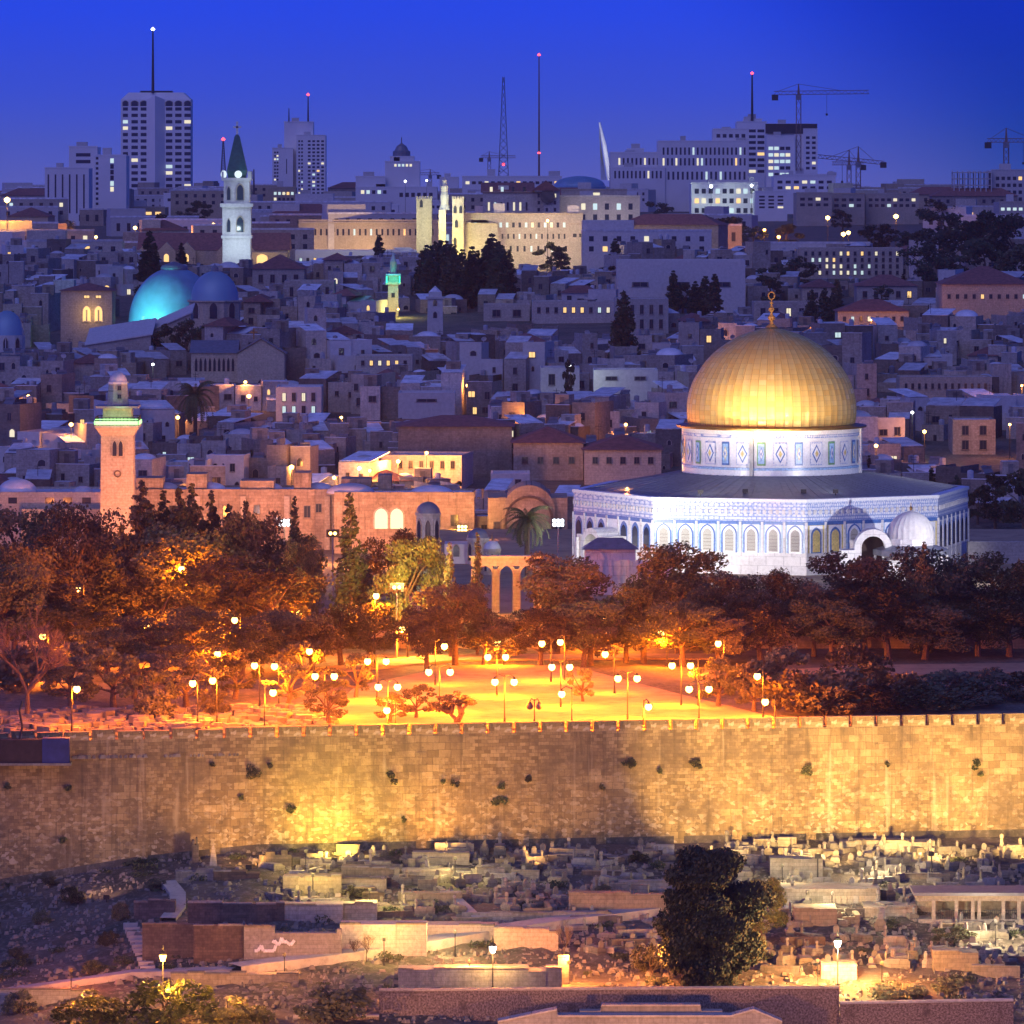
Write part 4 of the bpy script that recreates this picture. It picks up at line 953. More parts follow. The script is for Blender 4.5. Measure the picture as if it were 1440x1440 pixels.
# minarets
def minaret(px, D, label, parts, neon='lit_green', zb=None):
    X = xp(px, D); z0 = T(X, D) if zb is None else zb; o = thing('minaret', label, 'minaret', (X, D, z0)); u = D/F
    for nm, w0, w1, y0, y1, sides, mat in parts:
        r0, r1 = w0*u/2, w1*u/2; k = 1.0 if sides > 4 else math.sqrt(2)
        a = zp(y0, D)-z0; c = zp(y1, D)-z0
        MB().lathe([(0.01,a),(r0*k,a),(r1*k,c),(0.01,c)], sides, a0=pi/sides if sides > 4 else pi/4).build(nm, M[mat], o, rz=0)
    return o, z0, u
o, z0, u = minaret(166, 878, 'square cream stone minaret with green neon balcony', [('shaft',47,45,770,612,4,'cream'),('corbel',45,60,612,600,4,'cream'),('balcony_floor',62,62,600,597,4,'cream'),('lantern_room',40,40,597,572,4,'cream'),('canopy',60,60,573,570,4,'lead'),('upper_shaft',32,28,570,540,8,'cream'),('neck',30,30,540,537,8,'roof')], zb=ZP)
rdome(o, 0, 0, zp(538,878)-z0, 13*u, 1.25); b = MB(); r = 30*u
for k in range(13):
    x = -r+2*r*k/12
    for y in (-r, r): b.tube((x,y,zp(597,878)-z0),(x,y,zp(585,878)-z0),0.06,n=4); b.tube((y,x,zp(597,878)-z0),(y,x,zp(585,878)-z0),0.06,n=4)
for s_ in (-1, 1):
    b.box(-r, r, s_*r-.06, s_*r+.06, zp(586,878)-z0, zp(585,878)-z0)
b.build('railing', M['dark_metal'], o)
b = MB(); zz = zp(596,878)-z0
b.box(-r, r, -r-.16, -r-.08, zz, zz+0.55); b.box(-r, r, -r-.16, -r-.08, zz+0.75, zz+0.85); b.box(r+.08, r+.16, -r, r, zz, zz+0.55); b.box(-r-.16, -r-.08, -r, r, zz, zz+0.55); b.build('neon_band', M['lit_green'], o)
for (x, py, ww, hh) in ((2, 560, .5, .6), (2, 548, .5, .6)): win(o, 0.3, -15*u, zp(py,878)-z0, ww, hh)
for sx in (-0.45, 0.45): win(o, 0.1+sx, -23.3*u, zp(640,878)-z0, 0.6, 2.2, arch=True)
MB().lathe([(0.55,0),(0.55,.12),(0.35,.12),(0.35,0)], 12).build('roundel', M['dark_stone'], o, (0.1,-23.2*u,zp(665,878)-z0)).rotation_euler = (R(90),0,0)
lamp('POINT', wp(166,580,873), 250, (0.5,1,0.35), o, 0.5)
o, z0, u = minaret(553, 1400, 'distant slim minaret with teal lit balcony', [('shaft',15,14,446,400,4,'cream'),('balcony',22,22,400,397,4,'cream'),('lantern_room',13,13,397,386,4,'cream'),('canopy',22,20,387,385,4,'roof'),('upper_shaft',11,10,385,368,8,'cream'),('cap',10,1,368,355,8,'roof')])
b = MB()
for x in (-9, 9): MB().box((x-1)*u, (x+1)*u, -11*u, -9*u, zp(398,1400)-z0, zp(388,1400)-z0).build('neon_band', M['teal_neon'], o)
pass; lamp('POINT', wp(553,393,1396), 500, (0.1,1,0.6), o, 0.5)
win(o, 0, -7.3*u, zp(418,1400)-z0, .7, 1)
o, z0, u = minaret(612, 1330, 'pale square bell tower right of the teal lit minaret', [('shaft',22,21,470,420,4,'concrete'),('ledge',26,26,420,417,4,'concrete'),('belfry',19,18,417,410,4,'concrete'),('cap',18,1,410,402,8,'roof')])
o['category'] = 'tower'; o.name = 'bell_tower'
for y in (430, 447): win(o, 0, -10.8*u, zp(y,1330)-z0, .8, 1.4, arch=True)

# ------------------------------------------------------------------ sepulchre church group, left middle distance
X, D = xp(245,1300), 1300; u = D/F; zb = zp(470,D)
o = thing('domed_church', 'broad teal lit rotunda dome with small lantern on top', 'church', (X, D, zb)); R1 = 64*u; z1 = zp(458,D)-zb
MB().lathe([(R1*1.03,-3),(R1*1.03,z1),(R1,z1+.3)], 40).build('drum', M['cream'], o)
kk = (458-378)*u
MB().lathe([(R1*cos(a), z1+.3+kk*sin(a)) for a in [i*(pi/2-0.18)/14 for i in range(15)]], 72, mod=lambda t: 1+0.006*(sin(18*t) > 0.9)).build('dome', M['dome_blue'], o, smooth=True)
MB().lathe([(R1*0.30,z1+kk*0.93),(R1*0.30,z1+kk*1.02),(R1*0.26,z1+kk*1.06),(0.02,z1+kk*1.13)], 20).build('lantern', M['lead'], o)
lamp('SPOT', wp(166,452,1280), 20000, (0.08,.9,0.85), o, 1.0, wp(215,405,1298), 85, .6); lamp('POINT', wp(184,450,1284), 1500, (0.6,1.0,0.3), o, 0.6)
X, D = xp(302,1270), 1270; u = D/F; zb = zp(480,D)
o = thing('domed_church', 'smaller dark dome on an arched stone drum beside rotunda', 'church', (X, D, zb)); R1 = 34*u; z1 = zp(422,D)-zb
MB().lathe([(R1*1.12,-2),(R1*1.12,z1-0.4),(R1*1.2,z1-0.3),(R1*1.2,z1),(R1,z1)], 8, a0=pi/8).build('drum', M['cream'], o); rdome(o, 0, 0, z1, R1, 1.22, 'dome_blue'); MB().lathe([(R1*.16,z1+R1*1.18),(R1*.16,z1+R1*1.32),(.02,z1+R1*1.5)],8).build('lantern', M['lead'], o)
for a in (-1, 0, 1): put('window', AM['glass'], o, (R1*1.04*sin(a*pi/4), -R1*1.05*cos(a*pi/4), zp(447,D)-zb), a*pi/4, (1.6, 1, 2.1))
X, D = xp(124,1262), 1262; u = D/F; zb = T(X, D); ht = zp(408,D)-zb
o = thing('bell_tower', 'square stone bell tower with yellow lit arched openings', 'tower', (X, D, zb)); r = 36*u
MB().box(-r, r, -r, r, -1, ht).build('wall', M['cream'], o); MB().hip(-r-.5, r+.5, -r-.5, r+.5, ht, ht+1.6).build('roof', M['red_roof'], o)
for x in (0.5, 17): 
    win(o, x*u, -r, zp(452,D)-zb, 1.6, 3.4, 'lit_warm', arch=True); win(o, x*u, -r, zp(418,D)-zb, 1.1, .5, 'lit_warm'); MB().tube((0,0,0),(0,0,2.6),.18).box(-.7,.7,-.1,.1,0,.3).build('column', M['cream'], o, (x*u, -r-.15, zp(452,D)-zb))
lamp('POINT', wp(126,440,1254), 400, (1,.6,.15), o, .4)
# broad white snow-pale roofs
def wedge(px0, px1, yl, yr, D, depth, name, label, wallh=4, mat='roof', back=1.5, wmat='cream'):
    o = thing(name, label, 'building', (xp((px0+px1)/2, D), D, 0)); w = (px1-px0)*D/F/2; za, zc = zp(yl, D), zp(yr, D)
    MB().add([(-w,0,za-wallh),(w,0,za-wallh),(w,0,zc),(-w,0,za),(-w,depth,za-wallh),(w,depth,za-wallh),(w,depth,zc+back),(-w,depth,za+back)], [(0,1,2,3),(1,5,6,2),(5,4,7,6),(4,0,3,7)]).build('wall', M[wmat], o)
    MB().add([(-w-.4,-.4,za+.02),(w+.4,-.4,zc+.02),(w+.4,depth,zc+back+.05),(-w-.4,depth,za+back+.05),(-w-.4,-.4,za+.3),(w+.4,-.4,zc+.3),(w+.4,depth,zc+back+.35),(-w-.4,depth,za+back+.35)], [(0,1,5,4),(4,5,6,7),(0,4,7,3),(1,2,6,5),(3,7,6,2)]).build('roof', M[mat], o); return o
wedge(122, 212, 486, 471, 1225, 14, 'white_roofed_hall', 'hall with a broad pale blue white roof sloping left', back=2.8, mat='concrete')
wedge(205, 268, 470, 440, 1235, 10, 'white_roofed_hall', 'steeper white roofed hall next to the dark tree clump', back=1.5, mat='concrete')
# gabled church
X, D = xp(334,1180), 1180; u = D/F; zb = zp(536,D)-3
o = thing('gabled_church', 'long gabled stone church with a cross on its ridge', 'church', (X, D, zb))
w0 = 66*u; he = zp(497,D)-zb; hr = zp(480,D)-zb
MB().box(-w0, 0, 2, 12, 0, he).box(0, w0, 0, 14, 0, he).gable(0, w0, 0, 14, he, hr+0.4, 'y').build('wall', M['cream'], o)
MB().add([(-w0-.3,1.6,he),(.1,1.6,he),(.1,7,hr),(-w0-.3,7,hr),(-w0-.3,12.4,he),(.1,12.4,he)], [(0,1,2,3),(3,2,5,4),(0,3,4)]).add([(-.4,-.4,he-.1),(w0/2,-.4,hr+.5),(w0+.4,-.4,he-.1),(-.4,14,he-.1),(w0/2,14,hr+.5),(w0+.4,14,he-.1),(-.4,-.4,he+.2),(w0/2,-.4,hr+.85),(w0+.4,-.4,he+.2)], [(0,1,4,3),(1,2,5,4),(0,1,7,6),(1,2,8,7)]).build('roof', M['lead'], o)
for k in range(9): win(o, -w0+1+k*(w0-2)/8, 2, he-3.6, 0.5, 2.6, arch=True)
win(o, w0*0.5, 0, 0.3, 1.4, 3.0, arch=True)
MB().box(-.12,.12,-.1,.1,0,2.3).box(-.75,.75,-.1,.1,1.3,1.55).build('cross', M['bronze'], o, (w0*0.32, 6, hr+.2))
X, D = xp(10,1230), 1230; zb = T(X, D)
o = thing('domed_chapel', 'dark blue domed chapel cut by the left edge', 'church', (X, D, zb)); r = 24*D/F; z1 = zp(471,D)-zb
MB().lathe([(r*1.05,-1),(r*1.05,z1),(r,z1)], 12).build('drum', M['concrete'], o); rdome(o, 0, 0, z1, r, 1.45, 'dome_blue')
for a in (-1, 0, 1): put('window', AM['glass'], o, (r*1.03*sin(a*.7), -r*1.03*cos(a*.7), z1-3), a*.7, (.9,1,1.5))

# ------------------------------------------------------------------ tall and large buildings on the skyline
def grid_wins(o, x0, x1, z0, z1, cols, rws, lit=0.1, y=0, wf=0.6, hf=0.5, kinds=('lit_pale','lit_cool','lit_warm'), seed=1, frame=False):
    g2 = random.Random(seed); cw = (x1-x0)/cols; rh = (z1-z0)/rws
    for i in range(cols):
        for j in range(rws):
            k = g2.choice(kinds) if g2.random() < lit else 'glass'
            win(o, x0+cw*(i+.5), y, z0+rh*(j+(1-hf)/2), cw*wf, rh*hf, k, frame=frame)
def mass(o, D, px, pieces, mat, cx):
    # pieces: (px0, px1, ytop, yoffset, depth)
    b = MB(); z0 = o.location.z; u = D/F
    for (a, c, yt, yo, dp) in pieces:
        b.box((a-cx)*u, (c-cx)*u, yo, yo+dp, -4, zp(yt, D)-z0)
    b.build('wall', M[mat], o)
    for (a, c, yt, yo, dp) in pieces:
        h = zp(yt, D)-z0; r = MB(); r.box((a-cx)*u-.12, (c-cx)*u+.12, yo-.12, yo+.3, h, h+.5); r.build('parapet', M[mat], o)
        if (c-a)*u > 8:
            for q in range(1+int((c-a)*u/25)):
                x = (a-cx)*u+(c-a)*u*((q*.618+.25) % .9); MB().box(x, x+rnd.uniform(2,5), yo+2, yo+5, h, h+rnd.uniform(1.2,3.2)).build('plant_room', M['concrete'], o)
def big(px0, px1, yt, D, label, pieces=None, mat='tower', name='office_block', dp=25, yb=None, auto=None, group=None):
    cx = (px0+px1)/2; X = xp(cx, D); z0 = T(X, D) if yb is None else zp(yb, D)
    o = thing(name, label, 'building', (X, D, z0), 0, group, auto); mass(o, D, cx, pieces or [(px0, px1, yt, 0, dp)], mat, cx); o['cx'] = cx; o['D'] = D; return o
def gw(o, px0, px1, yt, yb, cols, rws, lit=.1, y=0, seed=1, **k):
    D = o['D']; cx = o['cx']; u = D/F; z0 = o.location.z; grid_wins(o, (px0-cx)*u, (px1-cx)*u, zp(yb,D)-z0, zp(yt,D)-z0, cols, rws, lit, y, seed=seed, **k)
def mast(o_or_none, px, yt, yb, D, r, label=None, red=(), lattice=False, name='radio_mast', mat='dark_metal', parent=None):
    u = D/F
    if parent is None: o = thing(name, label, 'mast', (xp(px,D), D, zp(yb,D))); tz = 0; ox = 0; oy = 0
    else: o = parent; ox = xp(px,D)-o.location.x; oy = 3; tz = zp(yb,D)-o.location.z
    H = (yb-yt)*u; b = MB()
    if lattice:
        ws = [(r*(1-.85*k/14), H*k/14) for k in range(15)]
        for (a, za), (c, zc) in zip(ws, ws[1:]):
            for sx, sy in ((-1,-1),(1,-1),(1,1),(-1,1)): b.tube((ox+sx*a,oy+sy*a,tz+za),(ox+sx*c,oy+sy*c,tz+zc),.22,n=4,cap=False)
            b.tube((ox-a,oy-a,tz+za),(ox+c,oy-c,tz+zc),.15,n=4,cap=False); b.tube((ox+a,oy-a,tz+za),(ox-c,oy-c,tz+zc),.15,n=4,cap=False)
    else: b.tube((ox,oy,tz),(ox,oy,tz+H),r,r*.5,6)
    m = b.build('mast' if parent is not None else 'lattice' if lattice else 'pole', M[mat], o)
    for y in red: MB().lathe([(.01,-.9),(.9,0),(.01,.9)],8).build('beacon', M['red_lamp'], o, (ox, oy, tz+(yb-y)*u))
    return o
# hotel tower
D = 3000; u = D/F; cx = 218.5
o = thing('hotel_tower', 'tall pale hotel tower with blank central fin and mast', 'building', (xp(cx,D), D, zp(300,D)))
z0 = o.location.z; w = 49*u; H = zp(140,D)-z0; b = MB()
b.box(-w, w, 2, 24, -20, H); b.add([(-w,2,H),(w,2,H),(w,24,H),(-w,24,H),(-w*.78,4,H+10*u),(w*.78,4,H+10*u),(w*.78,22,H+10*u),(-w*.78,22,H+10*u)], [(0,1,5,4),(1,2,6,5),(2,3,7,6),(3,0,4,7),(4,5,6,7)])
b.add([(-13*u,2,-20),(0,-3,-20),(13*u,2,-20),(-13*u,2,H),(0,-3,H+2),(13*u,2,H)], [(0,1,4,3),(1,2,5,4),(3,4,5)]); b.build('wall', M['tower'], o)
for side in (0, 1):
    a = 171 if side == 0 else 230
    for c in range(3):
        for r_ in range(16):
            k = rnd.choice(['lit_pale','lit_cool','lit_pale']) if rnd.random() < (.32 if 1 < r_ < 5 else .09) else 'glass'
            x = (a+6+c*13-cx+(1.5 if side else -1))*u; wd = 9*u if side or c else 7*u
            if r_ == 0: win(o, x, 2, H-(r_+1)*9.2*u, wd, 7.5*u, 'glass', arch=True)
            else: win(o, x, 2, H-(r_*9.0+6.5)*u, wd, 4.6*u, k, frame=False)
mast(None, 214.5, 42, 131, D, .8, parent=o, mat='dark_metal'); MB().lathe([(.01,-1),(1,0),(.01,1)],8).build('beacon', M['white_globe'], o, (xp(214.5,D)-o.location.x, 3, zp(41,D)-z0))
MB().box(-8,8,6,16,H+10*u,H+12.5*u).build('plant_room', M['dark_metal'], o)
o = big(63,132,236,2300,'low pale slab block with narrow vertical slits',[(63,125,237,0,20)], yb=315); 
for k in range(6): win(o, (68+k*10-o['cx'])*2300/F, 0, zp(300,2300)-o.location.z, 0.6, 15, 'lit_pale' if k==9 else 'glass', frame=False)
o = big(97,180,207,2380,'stepped pale office block left of the hotel tower',[(97,137,207,0,20),(133,178,219,-2,20)], yb=310); gw(o,100,134,213,232,1,2,0,wf=.6); gw(o,155,161,222,270,1,6,.3,y=-2,wf=.8,hf=.8); gw(o,134,140,219,290,1,10,0,y=-2)
# twin residential towers
o = big(383,460,170,3100,'cluster of slim pale apartment towers with red beacon',[(399,440,172,6,15),(383,412,209,0,15),(417,458,191,-3,18)], name='apartment_towers', yb=285)
gw(o,385,392,212,255,2,9,.2,wf=.7); gw(o,419,427,196,274,2,15,.25,y=-3); gw(o,432,457,196,274,4,15,.12,y=-3); gw(o,397,409,213,255,1,1,0,wf=.1)
mast(None, 433, 134, 171, 3100, .5, parent=o, red=(133,)); mast(None, 406, 152, 171, 3100, .4, parent=o)
o = big(380,440,262,2800,'cream low apartment blocks below the slim towers',[(380,416,264,0,15),(412,450,274,3,15)], mat='cream', yb=300); gw(o,384,414,268,284,5,2,.5)
# YMCA-like domed building
o = big(500,645,212,2700,'stepped cream building with a small cupola on top',[(541,590,228,6,18),(548,582,221,8,12),(500,542,249,2,20),(500,615,264,0,25),(618,645,250,4,14)], name='cupola_building', yb=300)
gw(o,553,580,229,236,5,1,.9,y=6); gw(o,506,545,265,275,5,1,.7); gw(o,560,610,268,280,6,1,.1); D=2700
MB().lathe([(4,0),(4,2.5),(3.2,3),(2.2,5),(.3,6.3),(.2,9)],12).build('cupola', M['lead'], o, (xp(564,D)-o.location.x, 12, zp(221,D)-o.location.z))
# Notre-Dame style complex
D=1820
o = big(420,652,310,D,'long cream hostel wing with rows of small windows',[(420,620,311,0,16)], mat='cream', name='hostel_wing', yb=352); gw(o,424,612,322,331,24,1,.04,wf=.35,hf=1,frame=False); MB().box((420-o['cx'])*D/F,(620-o['cx'])*D/F,-.4,0,zp(314,D)-o.location.z,zp(312,D)-o.location.z).build('cornice', M['cream'], o)
lamp('POINT', wp(520,350,1808), 9000, (1,.62,.28), o, 2.0); lamp('POINT', wp(450,352,1808), 5000, (1,.62,.28), o, 2.0)
o = big(640,832,300,1665,'cream hostel front with three storeys behind the cypresses',[(652,820,302,2,16),(650,700,316,0,3),(800,832,316,0,8)], mat='cream', name='hostel_wing', yb=385)
gw(o,655,798,313,320,16,1,.35,y=2,wf=.4,hf=1); gw(o,655,798,329,336,18,1,.03,y=2,wf=.3,hf=1); gw(o,655,830,346,354,18,1,.03,y=2,wf=.3,hf=1); gw(o,804,830,326,336,3,1,.0)
lamp('POINT', wp(770,316,1652), 9000, (1,.68,.38), o, .8); lamp('POINT', wp(700,345,1648), 2800, (1,.66,.35), o, 2); lamp('POINT', wp(820,350,1648), 4000, (.9,.9,1), o, 1)
o = big(676,800,256,1740,'gabled cream hostel block with a triangular pediment',[(679,765,272,4,16),(765,787,266,0,18)], mat='cream', name='gabled_block', yb=330)
u=1740/F; z0=o.location.z; cx=o['cx']; MB().gable((748-cx)*u,(788-cx)*u,-1,16,zp(268,1740)-z0,zp(254,1740)-z0,'y').gable((676-cx)*u,(752-cx)*u,3.5,20,zp(271,1740)-z0,zp(257,1740)-z0,'x').build('roof', M['red_roof'], o)
gw(o,683,745,284,297,7,1,.4,y=4,wf=.3,hf=.9); gw(o,683,745,263,271,4,1,.3,y=4,wf=.25,hf=1); gw(o,752,786,270,300,3,3,.1,y=0,wf=.3)
MB().lathe([(2.2,0),(2.2,.3),(.01,.3)],16).build('rose_window', M['dark_stone'], o, ((770-cx)*u, -.4, zp(276,1740)-z0)).rotation_euler=(R(90),0,0)
o = big(787,900,276,1760,'plain cream modern wing with a long flat roof',[(787,900,277,0,20),(790,882,268,4,14)], mat='cream', yb=330); lamp('POINT', wp(850,335,1742), 6000, (.95,.88,1), o, 2); gw(o,812,895,285,296,5,1,.5,wf=.35,hf=.8); gw(o,812,895,301,311,5,1,.05,wf=.35,hf=.9); gw(o,820,845,270,277,1,1,1,y=4,wf=.9,hf=.7); win(o, 0,4,0,.1,.1)
o = thing('low_domed_hall', 'wide shallow blue dome behind the hostel roofs', 'building', (xp(815,2300), 2300, zp(262,2300))); r=36*2300/F; MB().lathe([(r*1.05,-8),(r*1.05,0),(r,0.2)]+[(r*cos(a),.2+r*.38*sin(a)) for a in [i*pi/2/7 for i in range(1,7)]]+[(.1,.2+r*.38)],40).build('dome', M['dome_blue'], o); MB().box(-40,22,-4,6,-14,-2).build('wall', M['tower'], o)
for (a, c, yt, seed) in ((650,790,249,4),(440,560,289,8),(585,640,283,6)):
    o = big(a,c,yt,2400,None,auto=('long flat roofed block with strip windows',(a+c)/2,yt), mat='tower', yb=312, dp=15); gw(o,a+3,c-3,yt+4,yt+12,int((c-a)/9),1,.25,seed=seed)
# floodlit twin towers with statue
D=1662; o = thing('gate_towers', 'brightly floodlit yellow stone twin towers with statue between', 'building', (xp(630,D), D, zp(380,D))); u=D/F; z0=o.location.z; b=MB()
b.box(-13*u,-3*u,0,6,0,zp(295,D)-z0); b.box(6*u,22*u,0,8,0,zp(280,D)-z0)
for k in range(5): b.box((6+k*3.6)*u,(8+k*3.6)*u,-.2,1,zp(280,D)-z0,zp(276,D)-z0)
b.box(-45*u,-23*u,6,14,0,zp(280,D)-z0)
for k in range(6): b.box((-45+k*4)*u,(-43+k*4)*u,5.8,7,zp(280,D)-z0,zp(276,D)-z0)
b.build('tower', M['cream'], o); st_=MB().lathe([(1.6,0),(1.1,1.5),(1.2,4),(.9,5),(1.1,6.5),(.5,7.4),(.6,8.2),(.05,9)],10); st_.build('statue', M['concrete'], o, (-5*u, 2, zp(295,D)-z0))
for (x,y) in ((10,300),(18,300),(12,320),(-38,292),(10,345)): win(o, x*u, 0 if x>0 else 6, zp(y,D)-z0, .9, 2.2, arch=True)
lamp('POINT', wp(632,330,D-9), 6500, (1,.85,.28), o, 1); lamp('POINT', wp(645,372,D-6), 5000, (1,.8,.15), o, 1); lamp('POINT', wp(597,312,D-4), 3000, (.95,1,.55), o, 1); lamp('POINT', wp(630,290,D-6), 2000, (.8,1,.9), o, 1)
# church with slender clock tower
D=1640; u=D/F; o = thing('steeple_church', 'white lit church steeple with dark green spire and clock', 'church', (xp(333.5,D), D, zp(372,D))); z0=o.location.z
def lvl(y): return zp(y,D)-z0
r=20*u; MB().box(-r*.98,r*.98,-r,r,-3,lvl(333)).box(-r,r,-r*.96,r*.96,lvl(333),lvl(290)).box(-r*.9,r*.9,-r*.9,r*.9,lvl(290),lvl(252)).box(-r*1.15,r*1.15,-r*1.15,r*1.15,lvl(291),lvl(286)).box(-r*1.05,r*1.05,-r*1.05,r*1.05,lvl(254),lvl(250)).box(-r*1.08,r*1.08,-r*1.08,r*1.08,lvl(335),lvl(331)).build('tower', M['concrete'], o)
b=MB()
for sx in (-1,1):
    for sy in (-1,1): b.box(sx*r*.92-.5,sx*r*.92+.5,sy*r*.92-.5,sy*r*.92+.5,lvl(250),lvl(241))
b.build('pinnacle_set', M['concrete'], o)
MB().lathe([(12*u*1.41,lvl(250)),(14*u*1.41,lvl(240)),(1.0,lvl(192)),(.2,lvl(188))],4,a0=pi/4).build('spire', M['slate'], o)
MB().box(-.3,.3,-.3,.3,lvl(192),lvl(171)).box(-1.1,1.1,-.3,.3,lvl(180),lvl(177.5)).build('cross', M['paint'], o)
ck=MB().lathe([(.01,0),(5.2*u,0),(5.2*u,.5),(.01,.5)],20); ckm=ck.mesh('clock_face', M['emit_clock'] if 'emit_clock' in M else emit('clock_glow',(.8,.95,1),1.0))
c1=put('clock_face', ckm, o, (0.5,-r-.2,lvl(245))); c1.rotation_euler=(R(90),0,0); c2=put('clock_face', ckm, o, (-r*.85,-r*.9,lvl(245)), rz=0); c2.rotation_euler=(R(90),0,R(-50))
for y in (286,331): 
    win(o, 1.0, -r*1.0, lvl(y-5)-0, 1.8, 4.2, arch=True); win(o, -r*.55, -r*1.0, lvl(y-5), .9, 3.6, arch=True)
for (px_,py_,e_) in ((322,352,1500),(345,352,1500),(318,300,1000),(350,262,1400),(333,322,1400)): lamp('POINT', wp(px_,py_,D-9), e_*.42, (.75,.95,1), o, .6)
D=1665; u=D/F; o = thing('gabled_nave', 'church nave with row of small gables behind steeple', 'church', (xp(305,D), D, zp(375,D))); z0=o.location.z; H1=zp(352,D)-z0
b=MB(); b.box(-115*u,100*u,2,16,-2,H1)
for k in range(6): 
    if k != 3: b.box((-112+k*28)*u,(-86+k*28)*u,0,2.2,-2,H1-.3).gable((-112+k*28)*u,(-86+k*28)*u,0,8,H1-.3,H1+2.2,'y')
b.box(45*u,98*u,-2,3,-2,H1-.5); b.build('wall', M['cream'], o); MB().gable(-113*u,102*u,1.8,18,H1,H1+(352-328)*u,'x').build('roof', M['red_roof'], o)
for k in range(5):
    if k != 3: put('window', AM['lit_warm' if k in (1,2) else 'glass'], o, ((-99+k*28)*u, -.05, H1-3.2), 0, (1.4,1,1.4))
put('window', AM['lit_warm'], o, (64*u,-2.05,H1-3.6), 0, (3.0,1,1.6)); lamp('POINT', wp(366,360,D-7), 600, (1,.7,.3), o, .5)
mast(None,314,197,245,2500,1.0,'thin red tipped mast left of the green spire',red=(196,),lattice=True); mast(None,357,238,285,2500,.5,'thin dark mast right of the green spire')
mast(None,708,108,256,3000,2.6,'tall dark lattice transmission mast',red=(231,),lattice=True); mast(None,758,75,250,3000,.55,'very tall thin mast with two red beacons',red=(77,215),mat='crane')
# bridge pylon
D=3300;u=D/F; o=thing('bridge_pylon','slanting white bridge pylon with stay cables beside masts','bridge',(xp(858,D),D,zp(238,D))); MB().path([(0,0,-6),(-8*u,0,33*u),(-15*u,0,66*u)],[4.0*u,3.0*u,1.3*u],8).build('pylon',M['tower'],o); lamp('POINT',wp(848,215,D-22),14000,(.85,.9,1),o,2); b=MB()
for k in range(4): b.tube((-15*u,0,(64-k*6)*u),((-12+k*2)*u,10,-6),.22,n=3)
b.build('stay_cables',M['grey_metal'],o)
# right-hand office complex
o=big(858,1080,198,2900,'broad pale office block with paired windows and stepped roof',[(858,942,215,0,25),(882,906,210,4,12),(925,1052,199,-2,25),(1003,1053,182,2,20),(858,935,236,-3,10)],yb=310); gw(o,868,940,222,232,12,1,.22,wf=.42,hf=.95);gw(o,862,932,240,251,12,1,.12,y=-3,wf=.42,hf=.95)
gw(o,930,1050,205,235,20,2,.14,y=-2,wf=.42,hf=.68);gw(o,930,1050,240,254,18,1,.08,y=-2,wf=.42,hf=.8);gw(o,868,932,258,300,12,3,.12,wf=.42,hf=.65);gw(o,1006,1050,186,196,5,1,.0,y=2)
o=big(1036,1080,170,2960,'slim blue grey tower with roof plant and red beacon',[(1036,1078,172,0,20),(1046,1072,168,4,10)],yb=310); mast(None,1058,103,170,2960,.7,parent=o,red=(103,)); gw(o,1040,1076,180,245,3,8,.1,wf=.8,hf=.5)
o=big(1078,1152,172,2880,'unfinished tower with bright lit floors and dark top',[(1078,1118,192,0,20),(1080,1140,175,6,20),(1130,1150,182,2,18),(1118,1132,190,3,18)],yb=310); gw(o,1080,1112,204,250,4,5,.85,kinds=('lit_cool','lit_pale','lit_cool'),wf=.8,hf=.5); gw(o,1132,1149,190,240,2,7,.1,y=2)
MB().box(-13,12,5,6,zp(188,2880)-o.location.z,zp(174,2880)-o.location.z).build('netting',M['dark_metal'],o)
for i,(p,q,yt,yb_,D,c,r_,lt,lab) in enumerate([(972,1066,258,330,2500,9,5,.4,'lower hotel block with many small lit windows'),(1062,1107,270,325,2450,3,4,.1,'plain blue grey block right of the lit hotel'),(1088,1175,248,300,2750,7,2,.25,'wide modern block below the unfinished tower'),(1120,1170,272,310,2300,4,2,.15,'cream low block left of orange street lights'),(1168,1216,273,312,2320,4,2,.1,'boxy cream block between the two cranes'),(1217,1292,273,316,2330,8,2,.1,'long cream apartment row under the far cranes'),(230,302,273,300,2500,5,1,.4,'grey flat block right of the hotel tower foot'),(173,232,292,318,2400,4,1,.2,'low blue grey block below the hotel tower'),(0,78,298,345,2100,9,2,.05,'long grey blue block below the bright lamp at left'),(20,60,268,300,2600,3,1,0,'hazy low block beside the bright lamp at left'),(1100,1175,246,262,2850,6,1,.1,'set back upper storey block below the crane'),(1290,1335,280,310,2500,4,1,.05,'small far block left of the dark hilltop trees')]):
    o=big(p,q,yt,D,lab,mat='tower' if D>2400 else 'cream',yb=yb_); gw(o,p+3,q-3,yt+4,min(yb_,yt+c*8) if r_>2 else yt+8*r_+4,c,r_,lt,seed=i)
o=big(1340,1445,232,2300,'unfinished dark concrete frame building at right edge',[(1395,1445,240,4,20)],mat='concrete',yb=300,name='building_shell'); u=2300/F;cx=o['cx'];z0=o.location.z;b=MB()
for k in range(8): b.box((1341+k*7.5-cx)*u,(1342.5+k*7.5-cx)*u,0,.6,0,zp(240+(4 if k<3 else 0),2300)-z0); b.box((1341+k*7.5-cx)*u,(1342.5+k*7.5-cx)*u,10,10.6,0,zp(240,2300)-z0)
for k in range(6): b.box((1341-cx)*u,(1396-cx)*u,0.6,10,zp(242+k*9,2300)-z0-.35,zp(242+k*9,2300)-z0)
b.build('concrete_frame',M['concrete'],o); gw(o,1400,1440,246,285,5,4,.1,y=4)
o=big(1405,1450,285,2150,'teal lit shop front below the unfinished frame building',mat='cream',yb=350); gw(o,1406,1448,290,298,5,1,.9,kinds=('lit_cool',)); gw(o,1430,1448,315,330,2,2,.9,kinds=('lit_warm',))
